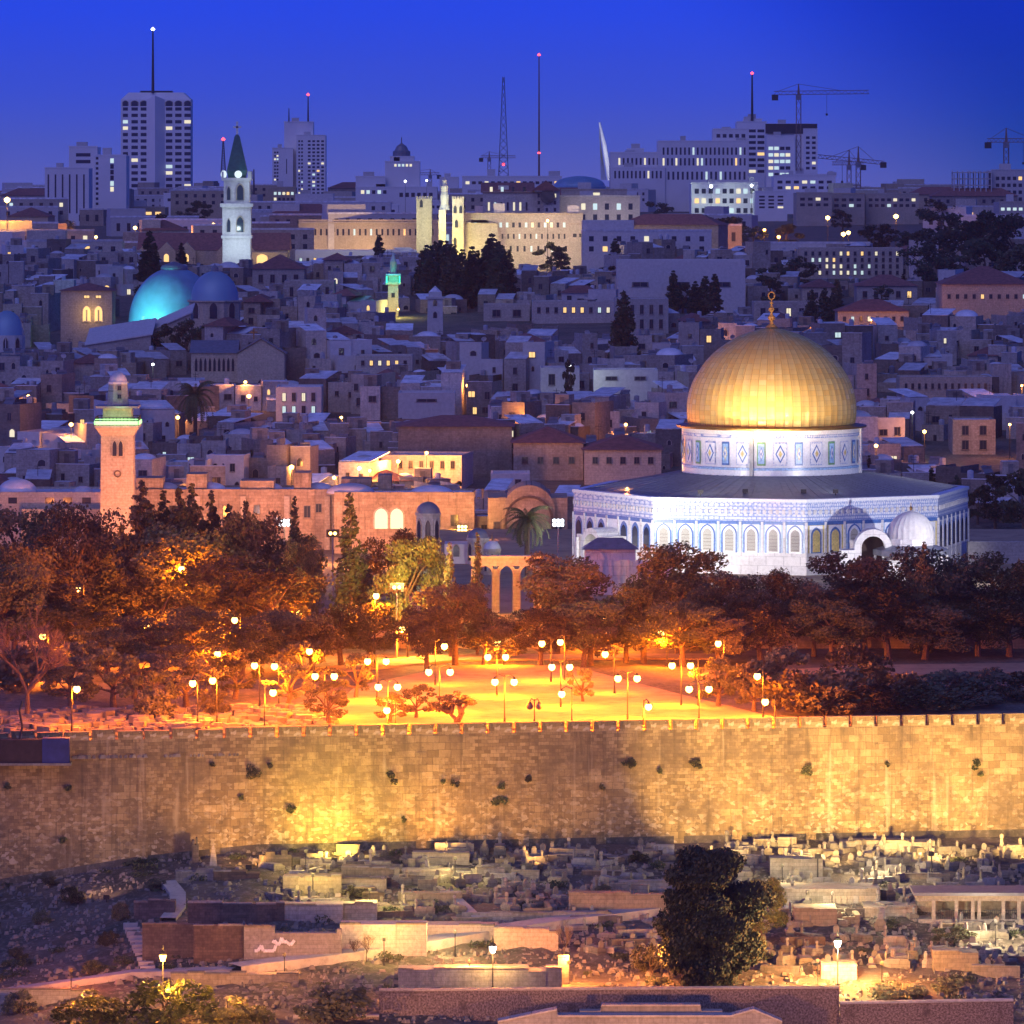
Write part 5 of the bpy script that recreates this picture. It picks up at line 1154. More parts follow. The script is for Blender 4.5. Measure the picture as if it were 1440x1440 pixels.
# cranes
def crane(px,yt,yb,D,j0,j1,yj,label,tilt=0.0):
    u=D/F;o=thing('tower_crane',label,'crane',(xp(px,D),D,zp(yb,D)));H=(yb-yj)*u;w=2.2;b=MB()
    n=max(4,int(H/5))
    for k in range(n):
        a,c=H*k/n,H*(k+1)/n
        for sx,sy in ((-1,-1),(1,-1),(1,1),(-1,1)): b.tube((sx*w/2,sy*w/2,a),(sx*w/2,sy*w/2,c),.22,n=4,cap=False)
        b.tube((-w/2,-w/2,a),(w/2,-w/2,c),.14,n=4,cap=False);b.tube((w/2,w/2,a),(-w/2,w/2,c),.14,n=4,cap=False)
    b.build('tower_mast',M['crane'],o)
    b=MB();x0,x1=(j0-px)*u,(j1-px)*u;m=14
    for k in range(m):
        a,c=x0+(x1-x0)*k/m,x0+(x1-x0)*(k+1)/m;t0,t1=H+a*tilt,H+c*tilt
        b.tube((a,-.8,t0),(c,-.8,t1),.2,n=4,cap=False);b.tube((a,.8,t0),(c,.8,t1),.2,n=4,cap=False);b.tube((a,0,t0+1.7),(c,0,t1+1.7),.2,n=4,cap=False);b.tube((a,-.8,t0),((a+c)/2,0,(t0+t1)/2+1.7),.13,n=4,cap=False);b.tube(((a+c)/2,0,(t0+t1)/2+1.7),(c,-.8,t1),.13,n=4,cap=False)
    b.build('jib',M['crane'],o);Ht=(yb-yt)*u;MB().tube((0,0,H),(0,0,Ht),.9,.3,4).tube((0,0,Ht),(x1*.6,0,H+x1*.6*tilt+1.7),.12,n=3).tube((0,0,Ht),(x0*.8,0,H+1.7),.12,n=3).build('apex',M['crane'],o)
    s_=x0 if abs(x0)<abs(x1) else x1;MB().box(s_*.95-1.5,s_*.95+1.5,-1.2,1.2,H-2.8,H).build('counterweight',M['dark_metal'],o);MB().box(-1.2,1.2,-2.4,-.8,H-2.6,H-.2).build('cab',M['grey_metal'],o)
    xk=(x1 if s_==x0 else x0)*.4; MB().tube((xk,0,H),(xk,0,H-9),.1,n=3).box(xk-.5,xk+.5,-.4,.4,H-10,H-9).build('hook',M['dark_metal'],o)
crane(1123,118,240,2850,1088,1222,133,'tall tower crane with long jib pointing right',.012)
crane(1207,206,275,2900,1150,1244,228,'tower crane of the far pair, its jib pointing left',-.10); crane(1194,211,273,3200,1170,1215,232,'smaller tower crane of the far pair, set behind')
crane(1415,180,236,2700,1388,1475,200,'tower crane above the unfinished building at right edge'); crane(688,213,252,4200,676,725,222,'faint distant crane left of the lattice mast'); crane(605,238,262,4200,560,618,246,'faint distant crane right of the cupola building')

# ------------------------------------------------------------------ middle-distance special houses
def block(px0,px1,yt,yb,D,label,mat='cream',depth=14,cols=0,rws=1,lit=.1,red=False,rz=0,seed=3,wy=None,hipk=.5,rh=None,name='stone_house'):
    D=min(D,far_D((px0+px1)/2,yb)+1)
    zb=zp(yb,D)-2; o,w,h=base_house(px0,px1,yt,D,depth,name,label,mat,rz,zb=zb)
    if red: MB().hip(-w/2-.5,w/2+.5,-.5,depth+.5,h,h+(rh or min(w,depth)*.22),k=hipk).build('hipped_roof',M['red_roof'],o)
    if cols:
        a=zp((wy or (yt+5,yb-4))[1],D)-zb; c=zp((wy or (yt+5,yb-4))[0],D)-zb; grid_wins(o,-w/2+.6,w/2-.6,a,c,cols,rws,lit,0,.34,.6,seed=seed,frame=True)
    return o,w,h
block(1125,1270,349,392,1750,'four storey apartment block with many lit windows','cream',14,14,4,.3,seed=5,wy=(352,388),name='apartment_block')
block(868,1048,366,440,1560,'large blank pale lavender slab building','concrete',16,3,1,0,seed=2,wy=(395,405),name='slab_building')
lamp('POINT',wp(1052,405,1552),1600,(1,.7,.15),None,.4)
block(1325,1450,400,445,1350,'wide building with low red hipped roof at right','cream',18,10,1,.15,True,seed=6,wy=(412,422)); block(1178,1278,438,458,1350,'orange lit house with red hipped roof above the golden dome','cream',12,8,1,.2,True,seed=4)
block(1128,1180,404,425,1450,'pale house with red hipped roof left of cypress trio','cream',12,4,1,.2,True); block(1205,1290,402,425,1460,'gabled pale house with red roof right of cypress trio','cream',12,5,1,.1,True,seed=9)
block(748,865,424,455,1480,'orange lit long stone house with arched windows','cream',12,9,1,.15,seed=7,wy=(430,442)); block(680,745,428,452,1490,'low orange lit wall house left of the long stone house','cream',10,2,1,.1)
block(865,940,420,470,1420,'orange lit block right of the round cypress','cream',14,5,2,.15,seed=11); block(1060,1140,425,470,1500,None,'house',12,4,2,.1)
bpy.data.objects['stone_house.007']['label']='grey house above the golden dome finial' if 'stone_house.007' in bpy.data.objects else ''
block(535,650,640,668,960,'orange lit house wall with narrow dark slits','cream',12,7,1,0,seed=8,rz=-.15,wy=(645,662)); block(395,440,690,712,925,'orange lit wall house behind the conifers','cream',9,2,1,.2)
block(560,720,600,650,985,'broad brown walled house with long red roof','house',14,0,1,0,True,rh=1.6); block(722,820,623,668,975,'house with red pyramid roof left of centre line','house',14,4,1,0,True,seed=12,rh=2.4,wy=(640,655)); block(822,930,633,665,968,'wide house with red hipped roof behind the shrine roof','cream',16,5,1,0,True,rh=2.2,wy=(640,655))
block(690,745,666,692,935,'small white lit house with two arched windows','concrete',9,2,1,0,wy=(672,684)); block(835,925,520,553,1120,'white walled house with bright rooftop lights','concrete',10,2,1,.0,wy=(528,536)); block(760,815,517,550,1130,'pale cubic house in the middle of the old town','concrete',10,2,1,.1)
block(1265,1395,530,555,1130,'long pale building with window strips right of the dome','cream',10,13,1,.1,seed=14,wy=(537,549)); block(500,580,500,520,1180,'pale house with brightly lit terrace in the old town','cream',10,6,1,.5,seed=15)
block(560,640,552,585,1070,'white fronted house below the lit terrace','concrete',9,1,1,0,wy=(560,566)); block(388,452,544,590,1085,'tall pale house with cool lit windows right of palm','concrete',11,4,2,.5,seed=16); block(1340,1400,590,640,1040,'tall plain violet grey house right of the dome','house',11,2,2,0)
block(400,470,395,425,1400,'grey house with low dark roof near the teal dome','house',14,5,1,0); block(355,428,378,405,1450,'house with broad dark pyramid roof beside white steeple','cream',16,4,1,0,True,rh=3.4)
block(415,640,352,374,1700,'long low glass fronted building with a lit strip','tower',12,22,1,.8,seed=17,wy=(361,371),name='long_glass_building')

# ------------------------------------------------------------------ the old town: every house its own thing
SPEC=[]
for ob in list(bpy.data.objects):
    if ob.parent is None and ob.get('category') in ('building','church','minaret','tower') and 880<ob.location.y<1800 or (ob.parent is None and ob.name.startswith('stone_house')): SPEC.append((ob.location.x, ob.location.y))
def near_special(X,D,w):
    for sx,sy in SPEC:
        if abs(sx-X)<w*.5+4.5 and -9<sy-D<7: return True
    return False
PROT2=[(118,272,492,1224),(178,345,456,1265),(262,402,532,1178),(86,162,482,1260),(0,34,490,1228),(742,868,455,1478),(676,748,452,1488),(862,942,470,1418),(535,570,445,1398),(600,625,470,1328),(530,655,668,958),(385,445,712,923),(556,722,648,983),(720,825,668,973),(820,935,665,966),(688,747,690,933),(830,928,553,1118),(1262,1398,556,1128),(756,818,550,1128),(497,583,521,1178),(556,642,585,1068),(386,455,590,1083),(1338,1402,640,1038),(1322,1440,445,1348),(1176,1280,458,1348),(868,1050,438,1558),(138,196,700,877),(250,302,560,1015),(1125,1290,425,1450),(1125,1270,392,1740),(585,725,412,1480),(640,870,380,1650),(415,655,350,1800),(205,420,372,1640),(350,430,405,1445),(860,892,466,1415),(935,1012,440,1440),(1130,1190,438,1445)]
PROT2=[(a,c,y,min(d,far_D((a+c)/2,y))) for a,c,y,d in PROT2]
hr=random.Random(21); D=917; nh=0; HOUSES=[]
while D<1700 and nh<300:
    u=D/F; X=-0.0857*D-6; st=0.0118*D+9.0
    X+=hr.uniform(0,8)
    while X<0.0857*D+8 and nh<300:
        w=hr.uniform(9,19)*(1.0 if D<1300 else 1.15); cxh=X+w/2; Dh=D+hr.uniform(-5,5); px=720+cxh*F/Dh
        z0=T(cxh,Dh); h=hr.uniform(4.5,8.5) if hr.random()<.8 else hr.uniform(8.5,11); yt=HOR+(EY-z0-h)*F/Dh
        X+=w+hr.uniform(-.5,2.0)
        if near_special(cxh,Dh,w): continue
        hwp=w*.5*F/Dh; bad=False
        for a,c,ym,dmx in PROT2:
            if a-hwp<px<c+hwp and Dh<dmx and yt<ym:
                hn=EY-(ym-HOR)*Dh/F-z0-1.2
                if hn<2.6: bad=True; break
                h=min(h,hn); yt=HOR+(EY-z0-h)*F/Dh
        if bad: continue
        if 985<px<1190 and yt>478: continue            # wholly behind the great dome
        if 830<px<1345 and yt>672: continue
        if 180<px<330 and 380<yt<450 or 125<px<210 and 365<yt<475: continue
        if hr.random()<.03: continue
        nh+=1; rz=hr.uniform(-.45,.45); dp=hr.uniform(8,13); white=hr.random()<.12; red=hr.random()<.10; domed=hr.random()<.5
        o=thing('stone_house',None,'house',(cxh,Dh,z0),rz,'old town houses'); wb=MB(); rf=MB(); feats=[]
        mats=[M['concrete'] if white else M['house'],M['house_dark'],M['house_pale']]
        nb=max(2,int(w/hr.uniform(2.9,4.6))); segs=[]; xs=-w/2
        for k in range(nb): segs.append((xs,xs+w/nb*(1 if k<nb-1 else 1),hr.uniform(0,4),h*hr.uniform(.55,1.08),hr.choice([0,0,0,1,2]))); xs+=w/nb
        for k in range(max(1,nb//2)):
            a=hr.uniform(-w/2,w/2-4); segs.append((a,a+hr.uniform(2.5,5.5),hr.uniform(-4.5,-1.5),h*hr.uniform(.25,.6),hr.choice([0,1,2])))
        lit=0
        for k,(a,c,y0,hb,mi) in enumerate(segs):
            back=dp if k<nb else 3.5; pr=hr.uniform(.3,.95); a+=hr.uniform(0,.25); isred=red and k==0; isd=domed and k in (1,4)
            wb.box(a,c,y0,back,-3,hb,mi)
            if not isred:
                wb.box(a,c,y0,y0+.25,hb,hb+pr,mi); wb.box(a,a+.25,y0+.25,back,hb,hb+pr,mi); wb.box(c-.25,c,y0+.25,back,hb,hb+pr,mi); rf.box(a+.25,c-.25,y0+.25,back,hb,hb+.1)
                e=hr.random()
                if e<.3: rf.box(a-.04,c+.04,y0-.06,y0+.3,hb+pr,hb+pr+.12)
                elif e<.5: z1_=hb+pr+.1; rf.add([(a,y0+.4,z1_),(c,y0+.4,z1_),(c,back-.5,z1_+1.1),(a,back-.5,z1_+1.1),(a,y0+.4,z1_+.1),(c,y0+.4,z1_+.1),(c,back-.5,z1_+1.2),(a,back-.5,z1_+1.2)],[(0,3,2,1),(4,5,6,7),(0,1,5,4),(1,2,6,5),(3,0,4,7)])
            if isred: MB().hip(a-.5,c+2.5,y0-.5,back+.5,hb+.02,hb+1.7).build('hipped_roof',M['red_roof'],o)
            elif isd: rdome(o,(a+c)/2,(y0+back)/2,hb+.1,(c-a)*.46,.6)
            nwn=max(1,int((c-a)/2.2))
            for q in range(nwn):
                for fl in range(2 if hb>5.4 and D<1400 else 1):
                    if hr.random()<.30: continue
                    kd='glass'
                    if hr.random()<.085: kd=hr.choice(['lit_warm','lit_pale','lit_cool','lit_pale','lit_warm']); lit+=1
                    ww,hh=hr.choice([(.7,1.2),(.9,1.3),(.6,.8),(1.2,1.0),(.5,1.0)]); win(o,a+(q+hr.uniform(.35,.65))*(c-a)/nwn,y0,hb-hr.uniform(1.9,2.4)-fl*2.8,ww,hh,kd,arch=(hr.random()<.25 and kd!='lit_cool'))
            if not isred and not isd:
                for _ in range(hr.choice([0,1,1,2])):
                    x=hr.uniform(a+.6,c-.6); y=hr.uniform(y0+.8,back-.6) if back-y0>2 else y0+.8; e=hr.random()
                    nm,mm=(('water_tank',TANK) if e<.38 else ('solar_heater',PANEL) if e<.62 else ('satellite_dish',DISH) if e<.8 else ('aerial',AER) if e<.88 else ('stair_room',STAIR)); put(nm,mm,o,(x,y,hb+.1),hr.uniform(-.5,.5)-rz)
        wb.build('wall',mats,o); rf.build('roof',M['roof'],o)
        desc=('white' if white else 'stone')+(' red roofed' if red else ' domed' if domed else ' flat roofed')+' house'+(' with lit windows' if lit>1 else ' with one lit window' if lit==1 else '')
        AUTO.append((o,desc,px,yt+8))
    D+=st
# larger blocks on the slope beyond the old town
PROT=[(415,650,350,1815),(640,835,378,1655),(205,415,366,1665),(305,362,374,1700),(868,1050,440,1560),(1125,1270,392,1750),(415,640,372,1760),(590,655,378,1655),(787,900,325,1750),(60,182,320,2290),(160,270,302,3200),(1120,1300,312,2250),(850,1180,300,2900),(383,460,290,3200),(676,800,318,1730),(500,650,290,2700)]
PROT+=[(1060,1300,336,1840),(0,40,292,1750)]
PROT=[(a,c,y,min(d,far_D((a+c)/2,y)+40)) for a,c,y,d in PROT]
D=1640; nf=0
while D<3050:
    X=-0.0857*D-6+hr.uniform(0,15)
    while X<0.0857*D+8:
        w=hr.uniform(13,36); cxh=X+w/2; Dh=D+hr.uniform(-12,12); X+=w+hr.uniform(0,26); px=720+cxh*F/Dh; z0=T(cxh,Dh); h=hr.uniform(6,13); yt=HOR+(EY-z0-h)*F/Dh
        if any(a-8<px<c+8 and yt<ym and Dh<dm for a,c,ym,dm in PROT) or px>1285 and 1640<D<2200 and hr.random()<.9 : continue
        nf+=1; red=hr.random()<.13; o=thing('town_block',None,'building',(cxh,Dh,z0),hr.uniform(-.3,.3),'larger blocks beyond the old town'); dp=hr.uniform(10,14)
        b=MB(); b.box(-w/2,w/2,0,dp,-4,h)
        if hr.random()<.5: b.box(-w/2,-w/2+w*.4,1,dp-1,h,h+3)
        b.build('wall',M[hr.choice(['cream','house','concrete'])],o)
        if red: MB().hip(-w/2-.5,w/2+.5,-.5,dp+.5,h+.01,h+3).build('hipped_roof',M['red_roof'],o)
        else: MB().box(-w/2-.1,w/2+.1,-.1,.3,h,h+.6).build('parapet',M['roof'],o)
        n=max(2,int(w/3.6)); grid_wins(o,-w/2+.8,w/2-.8,max(.5,h-6.2),h-.6,n,2 if h>7.5 else 1,.07,0,.34,.5,seed=nf,kinds=('lit_warm','lit_pale','lit_cool','lit_warm'))
        AUTO.append((o,('red roofed' if red else 'flat roofed')+(' broad' if w>24 else '')+' block',px,yt+6))
    D+=46+ (D-1640)*.03
print('HOUSES',nh,nf)
# scattered street lights of the town: seen glows, plus lamps added for warmth
def town_light(px,py,D,e,col,globe='globe',cat='lamp'):
    p=wp(px,py,D); zg=T(p[0],D); o=thing('street_lamp',None,'street lamp',(p[0],D,min(zg,p[2]-3)),0,'town street lamps',auto=('glowing lamp on thin post',px,py))
    h=p[2]-o.location.z; k_=2.5 if px<20 else hr.uniform(.6,1.15)*(1.9 if D>1700 else 1); MB().tube((0,0,0),(0,0,h),.09,.06,5).build('post',M['dark_metal'],o); MB().lathe([(.02,-.35*k_),(.32*k_,-.15*k_),(.35*k_,.15*k_),(.02,.35*k_)],8).build('globe',M[globe],o,(0,0,h+.35)); lamp('POINT',(p[0],D-.8,p[2]+.3),e*(3.6 if col is OR else 2.0),col,o,.4); return o
OR=(1,.34,.06); WH=(.85,1,.92)
for a in [(640,540,1090,800,WH,'white_globe'),(802,518,1115,800,WH,'white_globe'),(658,545,1085,900,OR),(560,652,948,4000,OR),(520,665,940,1500,OR),(600,640,955,2500,OR),(505,662,935,500,WH,'white_globe'),(1283,583,1010,250,WH,'white_globe'),(560,437,1395,900,(1,.8,.2)),(920,400,1500,2600,(1,.65,.1)),(850,408,1500,1500,OR),(700,430,1480,1300,OR),(800,452,1465,1500,OR),(752,455,1470,900,OR),(905,465,1400,1200,OR),(1038,460,1300,300,WH,'white_globe'),(1225,452,1340,900,OR),(1400,452,1330,900,OR),(1437,545,1080,1500,OR),(1262,575,1070,500,OR),(1232,630,975,500,OR),(1370,660,960,500,OR),(1300,610,1000,600,OR),(345,540,1110,700,OR),(350,560,1080,500,OR),(410,660,960,700,OR),(470,675,930,900,OR),(455,705,905,700,OR),(100,600,980,400,OR),(300,700,925,700,OR),(70,430,1350,500,OR),(215,515,1160,300,WH,'white_globe'),(60,372,1650,500,OR),(135,335,1900,2500,OR),(190,322,1950,4000,(1,.6,.15)),(300,318,1900,3000,OR),(265,335,1850,2200,OR),(770,312,1648,3500,(1,.6,.2)),(838,352,1780,2500,(.85,.9,1),'white_globe'),(827,398,1600,900,OR),(1164,308,1850,3500,OR),(1186,331,1800,4000,OR),(1193,329,1805,2500,OR),(1260,306,1850,6000,OR),(1075,325,1820,3500,OR),(1095,335,1800,4000,OR),(1057,262,2480,4000,(.8,1,.9),'white_globe'),(1000,263,2490,3500,(.8,1,.8),'white_globe'),(1360,342,1850,1500,OR),(1404,352,1800,1500,OR),(1440,320,2050,3000,OR),(10,283,1720,30000,(1,.42,.08)),(600,255,2600,500,WH,'white_globe'),(570,256,2600,500,WH,'white_globe'),(1150,470,1250,300,OR),(980,490,1240,500,OR),(690,505,1210,500,OR),(430,440,1360,350,OR),(480,590,1030,500,OR),(880,600,1010,500,OR),(730,590,1020,400,OR),(40,560,1060,500,OR),(250,590,1040,300,OR),(1420,600,1010,500,OR)]:
    town_light(*a)

# ------------------------------------------------------------------ street lamps of the esplanade
SOD=(1.0,.192,.004)
def plaza_lamp(px0,y0,px1=None,single=None,e=9500,D=None,hz=4.5,lit=True):
    cx=(px0+(px1 if px1 else px0))/2; DD_=8400*(60.6-hz)/(y0-HOR)
    D=D or DD_; X=xp(cx,D); dm_=D-SK*X
    if dm_<VW+4: D+=VW+4-dm_; X=xp(cx,D)
    zt_=zp(y0,D); h=zt_-ZP; polex=single if single else cx; Xp=xp(polex,D)
    o=thing('street_lamp',None,'street lamp',(Xp,D,ZP),0,'lamps round the esplanade',auto=(('twin globe street lamp' if px1 else 'single globe street lamp') if lit else 'unlit twin lantern street lamp',cx,y0))
    b=MB(); b.tube((0,0,0),(0,0,.8),.14,.1,8); b.tube((0,0,.8),(0,0,h+.75),.07,.05,6)
    xs=[xp(px0,D)-Xp]+([xp(px1,D)-Xp] if px1 else [])
    for x in xs: b.path([(0,0,h+.55),(x*.6,0,h+.8),(x,0,h+.5),(x,0,h+.25)],.04,5)
    b.build('post',M['dark_metal'],o)
    for x in xs:
        MB().lathe([(.02,-.38),(.28,-.27),(.38,0),(.28,.27),(.02,.38)],12).build('globe',M['globe' if lit else 'frame'],o,(x,0,h),smooth=True)
        MB().lathe([(.2,.2),(.24,.3),(.05,.5),(.02,.6)],8).build('lamp_cap',M['dark_metal'],o,(x,0,h))
    if lit:
        for x in xs: lamp('POINT',(Xp+x,D-.1,ZP+h-.65),e,SOD,o,.3)
    return o
for a in [(517,930,543),(532,966,559),(603,945,633),(686,924,711),(696,959,723),(776,938,801),(869,954,896),(969,969,997),(443,951,470)]: plaza_lamp(a[0],a[1],a[2])
for a in [(544,999,556),(625,909,612),(762,905,775),(788,903,794),(790,976,804),(851,920,864),(912,994,905),(945,936,958),(971,936,982),(1076,987,1090),(1065,951,1073),(306,920,312),(358,936,365),(386,937,392),(435,916,441),(271,961,278),(299,957,305),(384,974,372),(108,969,101)]: plaza_lamp(a[0],a[1],None,a[2])
plaza_lamp(745,993,758,lit=False,hz=2.2,D=619)
o=plaza_lamp(529,838,None,527,16000,D=690)
def flood(px,py,D,e,col,label,target,size=95,globe='white_globe',base=ZP,bl=.6,extra=None,r=.35,rad=.35):
    p=wp(px,py,D); o=thing('floodlight_mast',label,'floodlight',(p[0],D,base)); h=p[2]-base; MB().tube((0,0,0),(0,0,h),.13,.08,8).build('post',M['grey_metal'],o)
    MB().box(-.85,.85,-.1,.3,h-.5,h+.5).build('housing',M['dark_metal'],o)
    for qx,qz in ((-.5,.25),(0,.25),(.5,.25),(-.5,-.25),(0,-.25),(.5,-.25)) if rad>.55 else ((-.3,0),(.3,0)): MB().lathe([(.01,0),(.22,0),(.22,.12),(.01,.16)],10).build('lens',M[globe],o,(qx,-.14,h+qz)).rotation_euler=(R(90),0,0)
    pd=Vector(p)+(Vector(target)-Vector(p)).normalized()*1.3
    if e: lamp('SPOT',tuple(pd),e,col,o,r,target,size,bl)
    for (t2,e2,c2,s2) in (extra or []): lamp('SPOT',(p[0],D-.6,p[2]+.4),e2,c2,o,r,t2,s2,bl)
    return o
W2=(1.0,.95,.88)
flood(785,735,762,26000,W2,'tall floodlight mast with blazing white lamp left of shrine',wp(880,740,785),80,base=ZF,rad=.7)
flood(400,735,800,9000,W2,'blazing white floodlight among the conifers',wp(410,720,880),120,rad=.6)
flood(468,750,790,6000,(1,.5,.08),'orange floodlight right of the thin cypress',wp(470,720,880),120,globe='globe',rad=.5)
flood(650,743,868,4500,(1,.45,.05),'orange floodlight under the twin arched windows',wp(640,730,880),150,globe='globe',rad=.6)
flood(605,836,745,5000,(.95,.9,.9),'white floodlight low among the trees',wp(640,800,790),110,rad=.4,base=ZF)
flood(120,767,750,7000,(1,.36,.06),'orange street floodlight left of the spiky conifer',wp(90,760,800),160,globe='globe',rad=.5)
for a in [(690,772,850,19000,(1,.29,.07)),(300,760,862,22000,(1,.27,.05)),(250,760,862,9000,(1,.29,.07)),(360,765,862,9000,(.9,.55,.5)),(40,760,862,13000,(1,.29,.07)),(760,778,850,20000,(1,.29,.07)),(560,770,855,22000,(1,.29,.07)),(500,770,857,12000,(1,.33,.08)),(620,775,855,10000,(1,.33,.08))]:
    p=wp(a[0],a[1],a[2]); o=thing('ground_lamp',None,'lamp',(p[0],a[2],T(p[0],a[2])),0,auto=('low hooded lamp before orange wall',a[0],a[1])); MB().box(-.3,.3,-.2,.2,0,.4).box(-.4,.4,-.3,.3,.4,.7).build('housing',M['dark_metal'],o); lamp('POINT',(p[0],a[2],p[2]+1),a[3],a[4],o,.6)
# shrine floodlights: ground projectors in front and warm projectors on its roof
def projector(px,D,zb,target,e,col,size,label,bl=.5,r=.3):
    X=xp(px,D); o=thing('projector',label,'floodlight',(X,D,zb)); MB().box(-.35,.35,-.25,.25,.3,.8).tube((0,0,0),(0,0,.35),.08).build('housing',M['dark_metal'],o); lamp('SPOT',(X,D,zb+1.0),e,col,o,r,target,size,bl)
projector(1000,752,ZF,wp(1010,745,782),16000,W2,110,'ground projector before the bright shrine wall')
projector(930,755,ZF,wp(950,735,785),12000,W2,110,'ground projector near the screen wall')
projector(1110,750,ZF,wp(1110,740,779),4500,(1,.95,.9),100,'ground projector before the shrine corner')
mm=thing('floodlight_mast','tall floodlight mast beyond the right edge of the view','floodlight',(69.6,740,ZF)); MB().tube((0,0,0),(0,0,9),.13,.08,8).build('post',M['grey_metal'],mm); MB().box(-.7,.7,-.4,.4,8.7,9.4).build('housing',M['dark_metal'],mm)
lamp('SPOT',(69.3,741,ZF+9),62000,(.95,.92,.95),mm,.12,(45,786,ZF+6),50,.5)
ROOF=ZF+10.2
for (px,D,tg,e,s_,lb) in [(1048,784,wp(1058,525,794),8200,95,'roof projector under the brightest side of dome'),(1130,783,wp(1125,525,794),2600,95,'roof projector below the dome centre'),(985,792,wp(1000,525,800),3800,95,'roof projector at the left of dome'),(1195,793,wp(1165,560,800),1300,90,'roof projector at the right of dome')]:
    projector(px,D,ROOF,tg,e*3.8,(1,.76,.40),s_-38,lb)
projector(840,700,ZF-4,wp(1085,540,795),230000,(1,.78,.48),26,'distant projector among trees aimed at the dome')
for (px,D,tg,e) in [(985,782,wp(1010,640,793),420),(1175,783,wp(1150,640,793),420)]: projector(px,D,ROOF,tg,e,(.9,.95,1),120,'small white roof projector lighting the %s of the drum'%('left' if px<1085 else 'right'))
o=thing('roof_lamp','small orange lamp on the left roof edge of shrine','lamp',wp(882,694,796)); MB().lathe([(.01,-.35),(.4,0),(.01,.35)],10).build('globe',M['globe'],o,(0,0,.5)); MB().tube((0,0,-.3),(0,0,.3),.06).build('post',M['dark_metal'],o); lamp('POINT',wp(882,688,795),400,OR,o,.3)
# wall and cemetery floodlights
def wallflood(px,dist,e,col,tpx,tpy,size,label,bl=.8,up=1.0):
    X0=xp(px,VW); D=VW+SK*X0-dist; X=xp(px,D); z=T(X,D); o=thing('wall_projector',label,'floodlight',(X,D,z)); MB().box(-.3,.3,-.2,.25,up-.6,up-.15).tube((0,0,-.3),(0,0,up-.5),.07).build('housing',M['dark_metal'],o)
    Xt=xp(tpx,VW); Dt=VW+SK*Xt; lamp('SPOT',(X,D,z+up),e,col,o,.25,wp(tpx,tpy,Dt),size,bl)
YL=(1,.66,.10); SD=(1,.60,.18)
wallflood(470,7,11500,YL,478,1140,120,'yellow projector at the foot of the brightest wall stretch'); wallflood(350,9,5600,(1,.48,.11),340,1120,120,'dim projector at the wall foot left of centre'); wallflood(620,5,4200,(1,.48,.11),620,1120,120,'amber projector at the wall foot by the gnarled olive')
wallflood(760,12,5200,(1,.48,.11),730,1080,100,'weak amber projector at the wall foot near the middle')
wallflood(150,14,2600,(1,.5,.2),140,1120,120,'weak projector at the wall foot far left')
for i,px in enumerate((990,1150,1310,1460)): wallflood(px,18,(34000,31000,30000,31000)[i],SD,px+(14 if i else 40),1066,(72,94,94,94)[i],['sand coloured projector nearest the dark tree','sand coloured projector before the square terrace wall','sand coloured projector near the right end of the wall','sand coloured projector beyond the right edge'][i],bl=.5,up=2.9)
# cemetery lamps and added fill lights
def lantern(px,yh,yb,label,e,col,globe,D=None):
    D=D or D_at(px,yb); X=xp(px,D); z=T(X,D); h=zp(yh,D)-z; o=thing('lantern_post',label,'street lamp',(X,D,z))
    MB().tube((0,0,-.2),(0,0,.6),.12,.09).tube((0,0,.6),(0,0,h-.3),.06,.05).build('post',M['dark_metal'],o); MB().lathe([(.02,-.32),(.2,-.3),(.34,.2),(.3,.3),(.02,.34)],8).build('lantern_glass',M[globe],o,(0,0,h)); MB().lathe([(.4,.3),(.25,.55),(.08,.65),(.1,.9),(.02,1.3)],8).build('lantern_cap',M['dark_metal'],o,(0,0,h)); lamp('POINT',(X,D-.7,z+h-.3),e,col,o,.35)
lantern(693,1335,1395,'lantern post glowing white above the orange wall',1800,(1,.55,.16),'white_globe'); lantern(1178,1327,1392,'lantern post glowing greenish white right of dark tree',7000,(1,.85,.35),'white_globe'); lantern(229,1347,1436,'lantern post rising from the orange lit shrub',5000,(1,.40,.06),'globe')
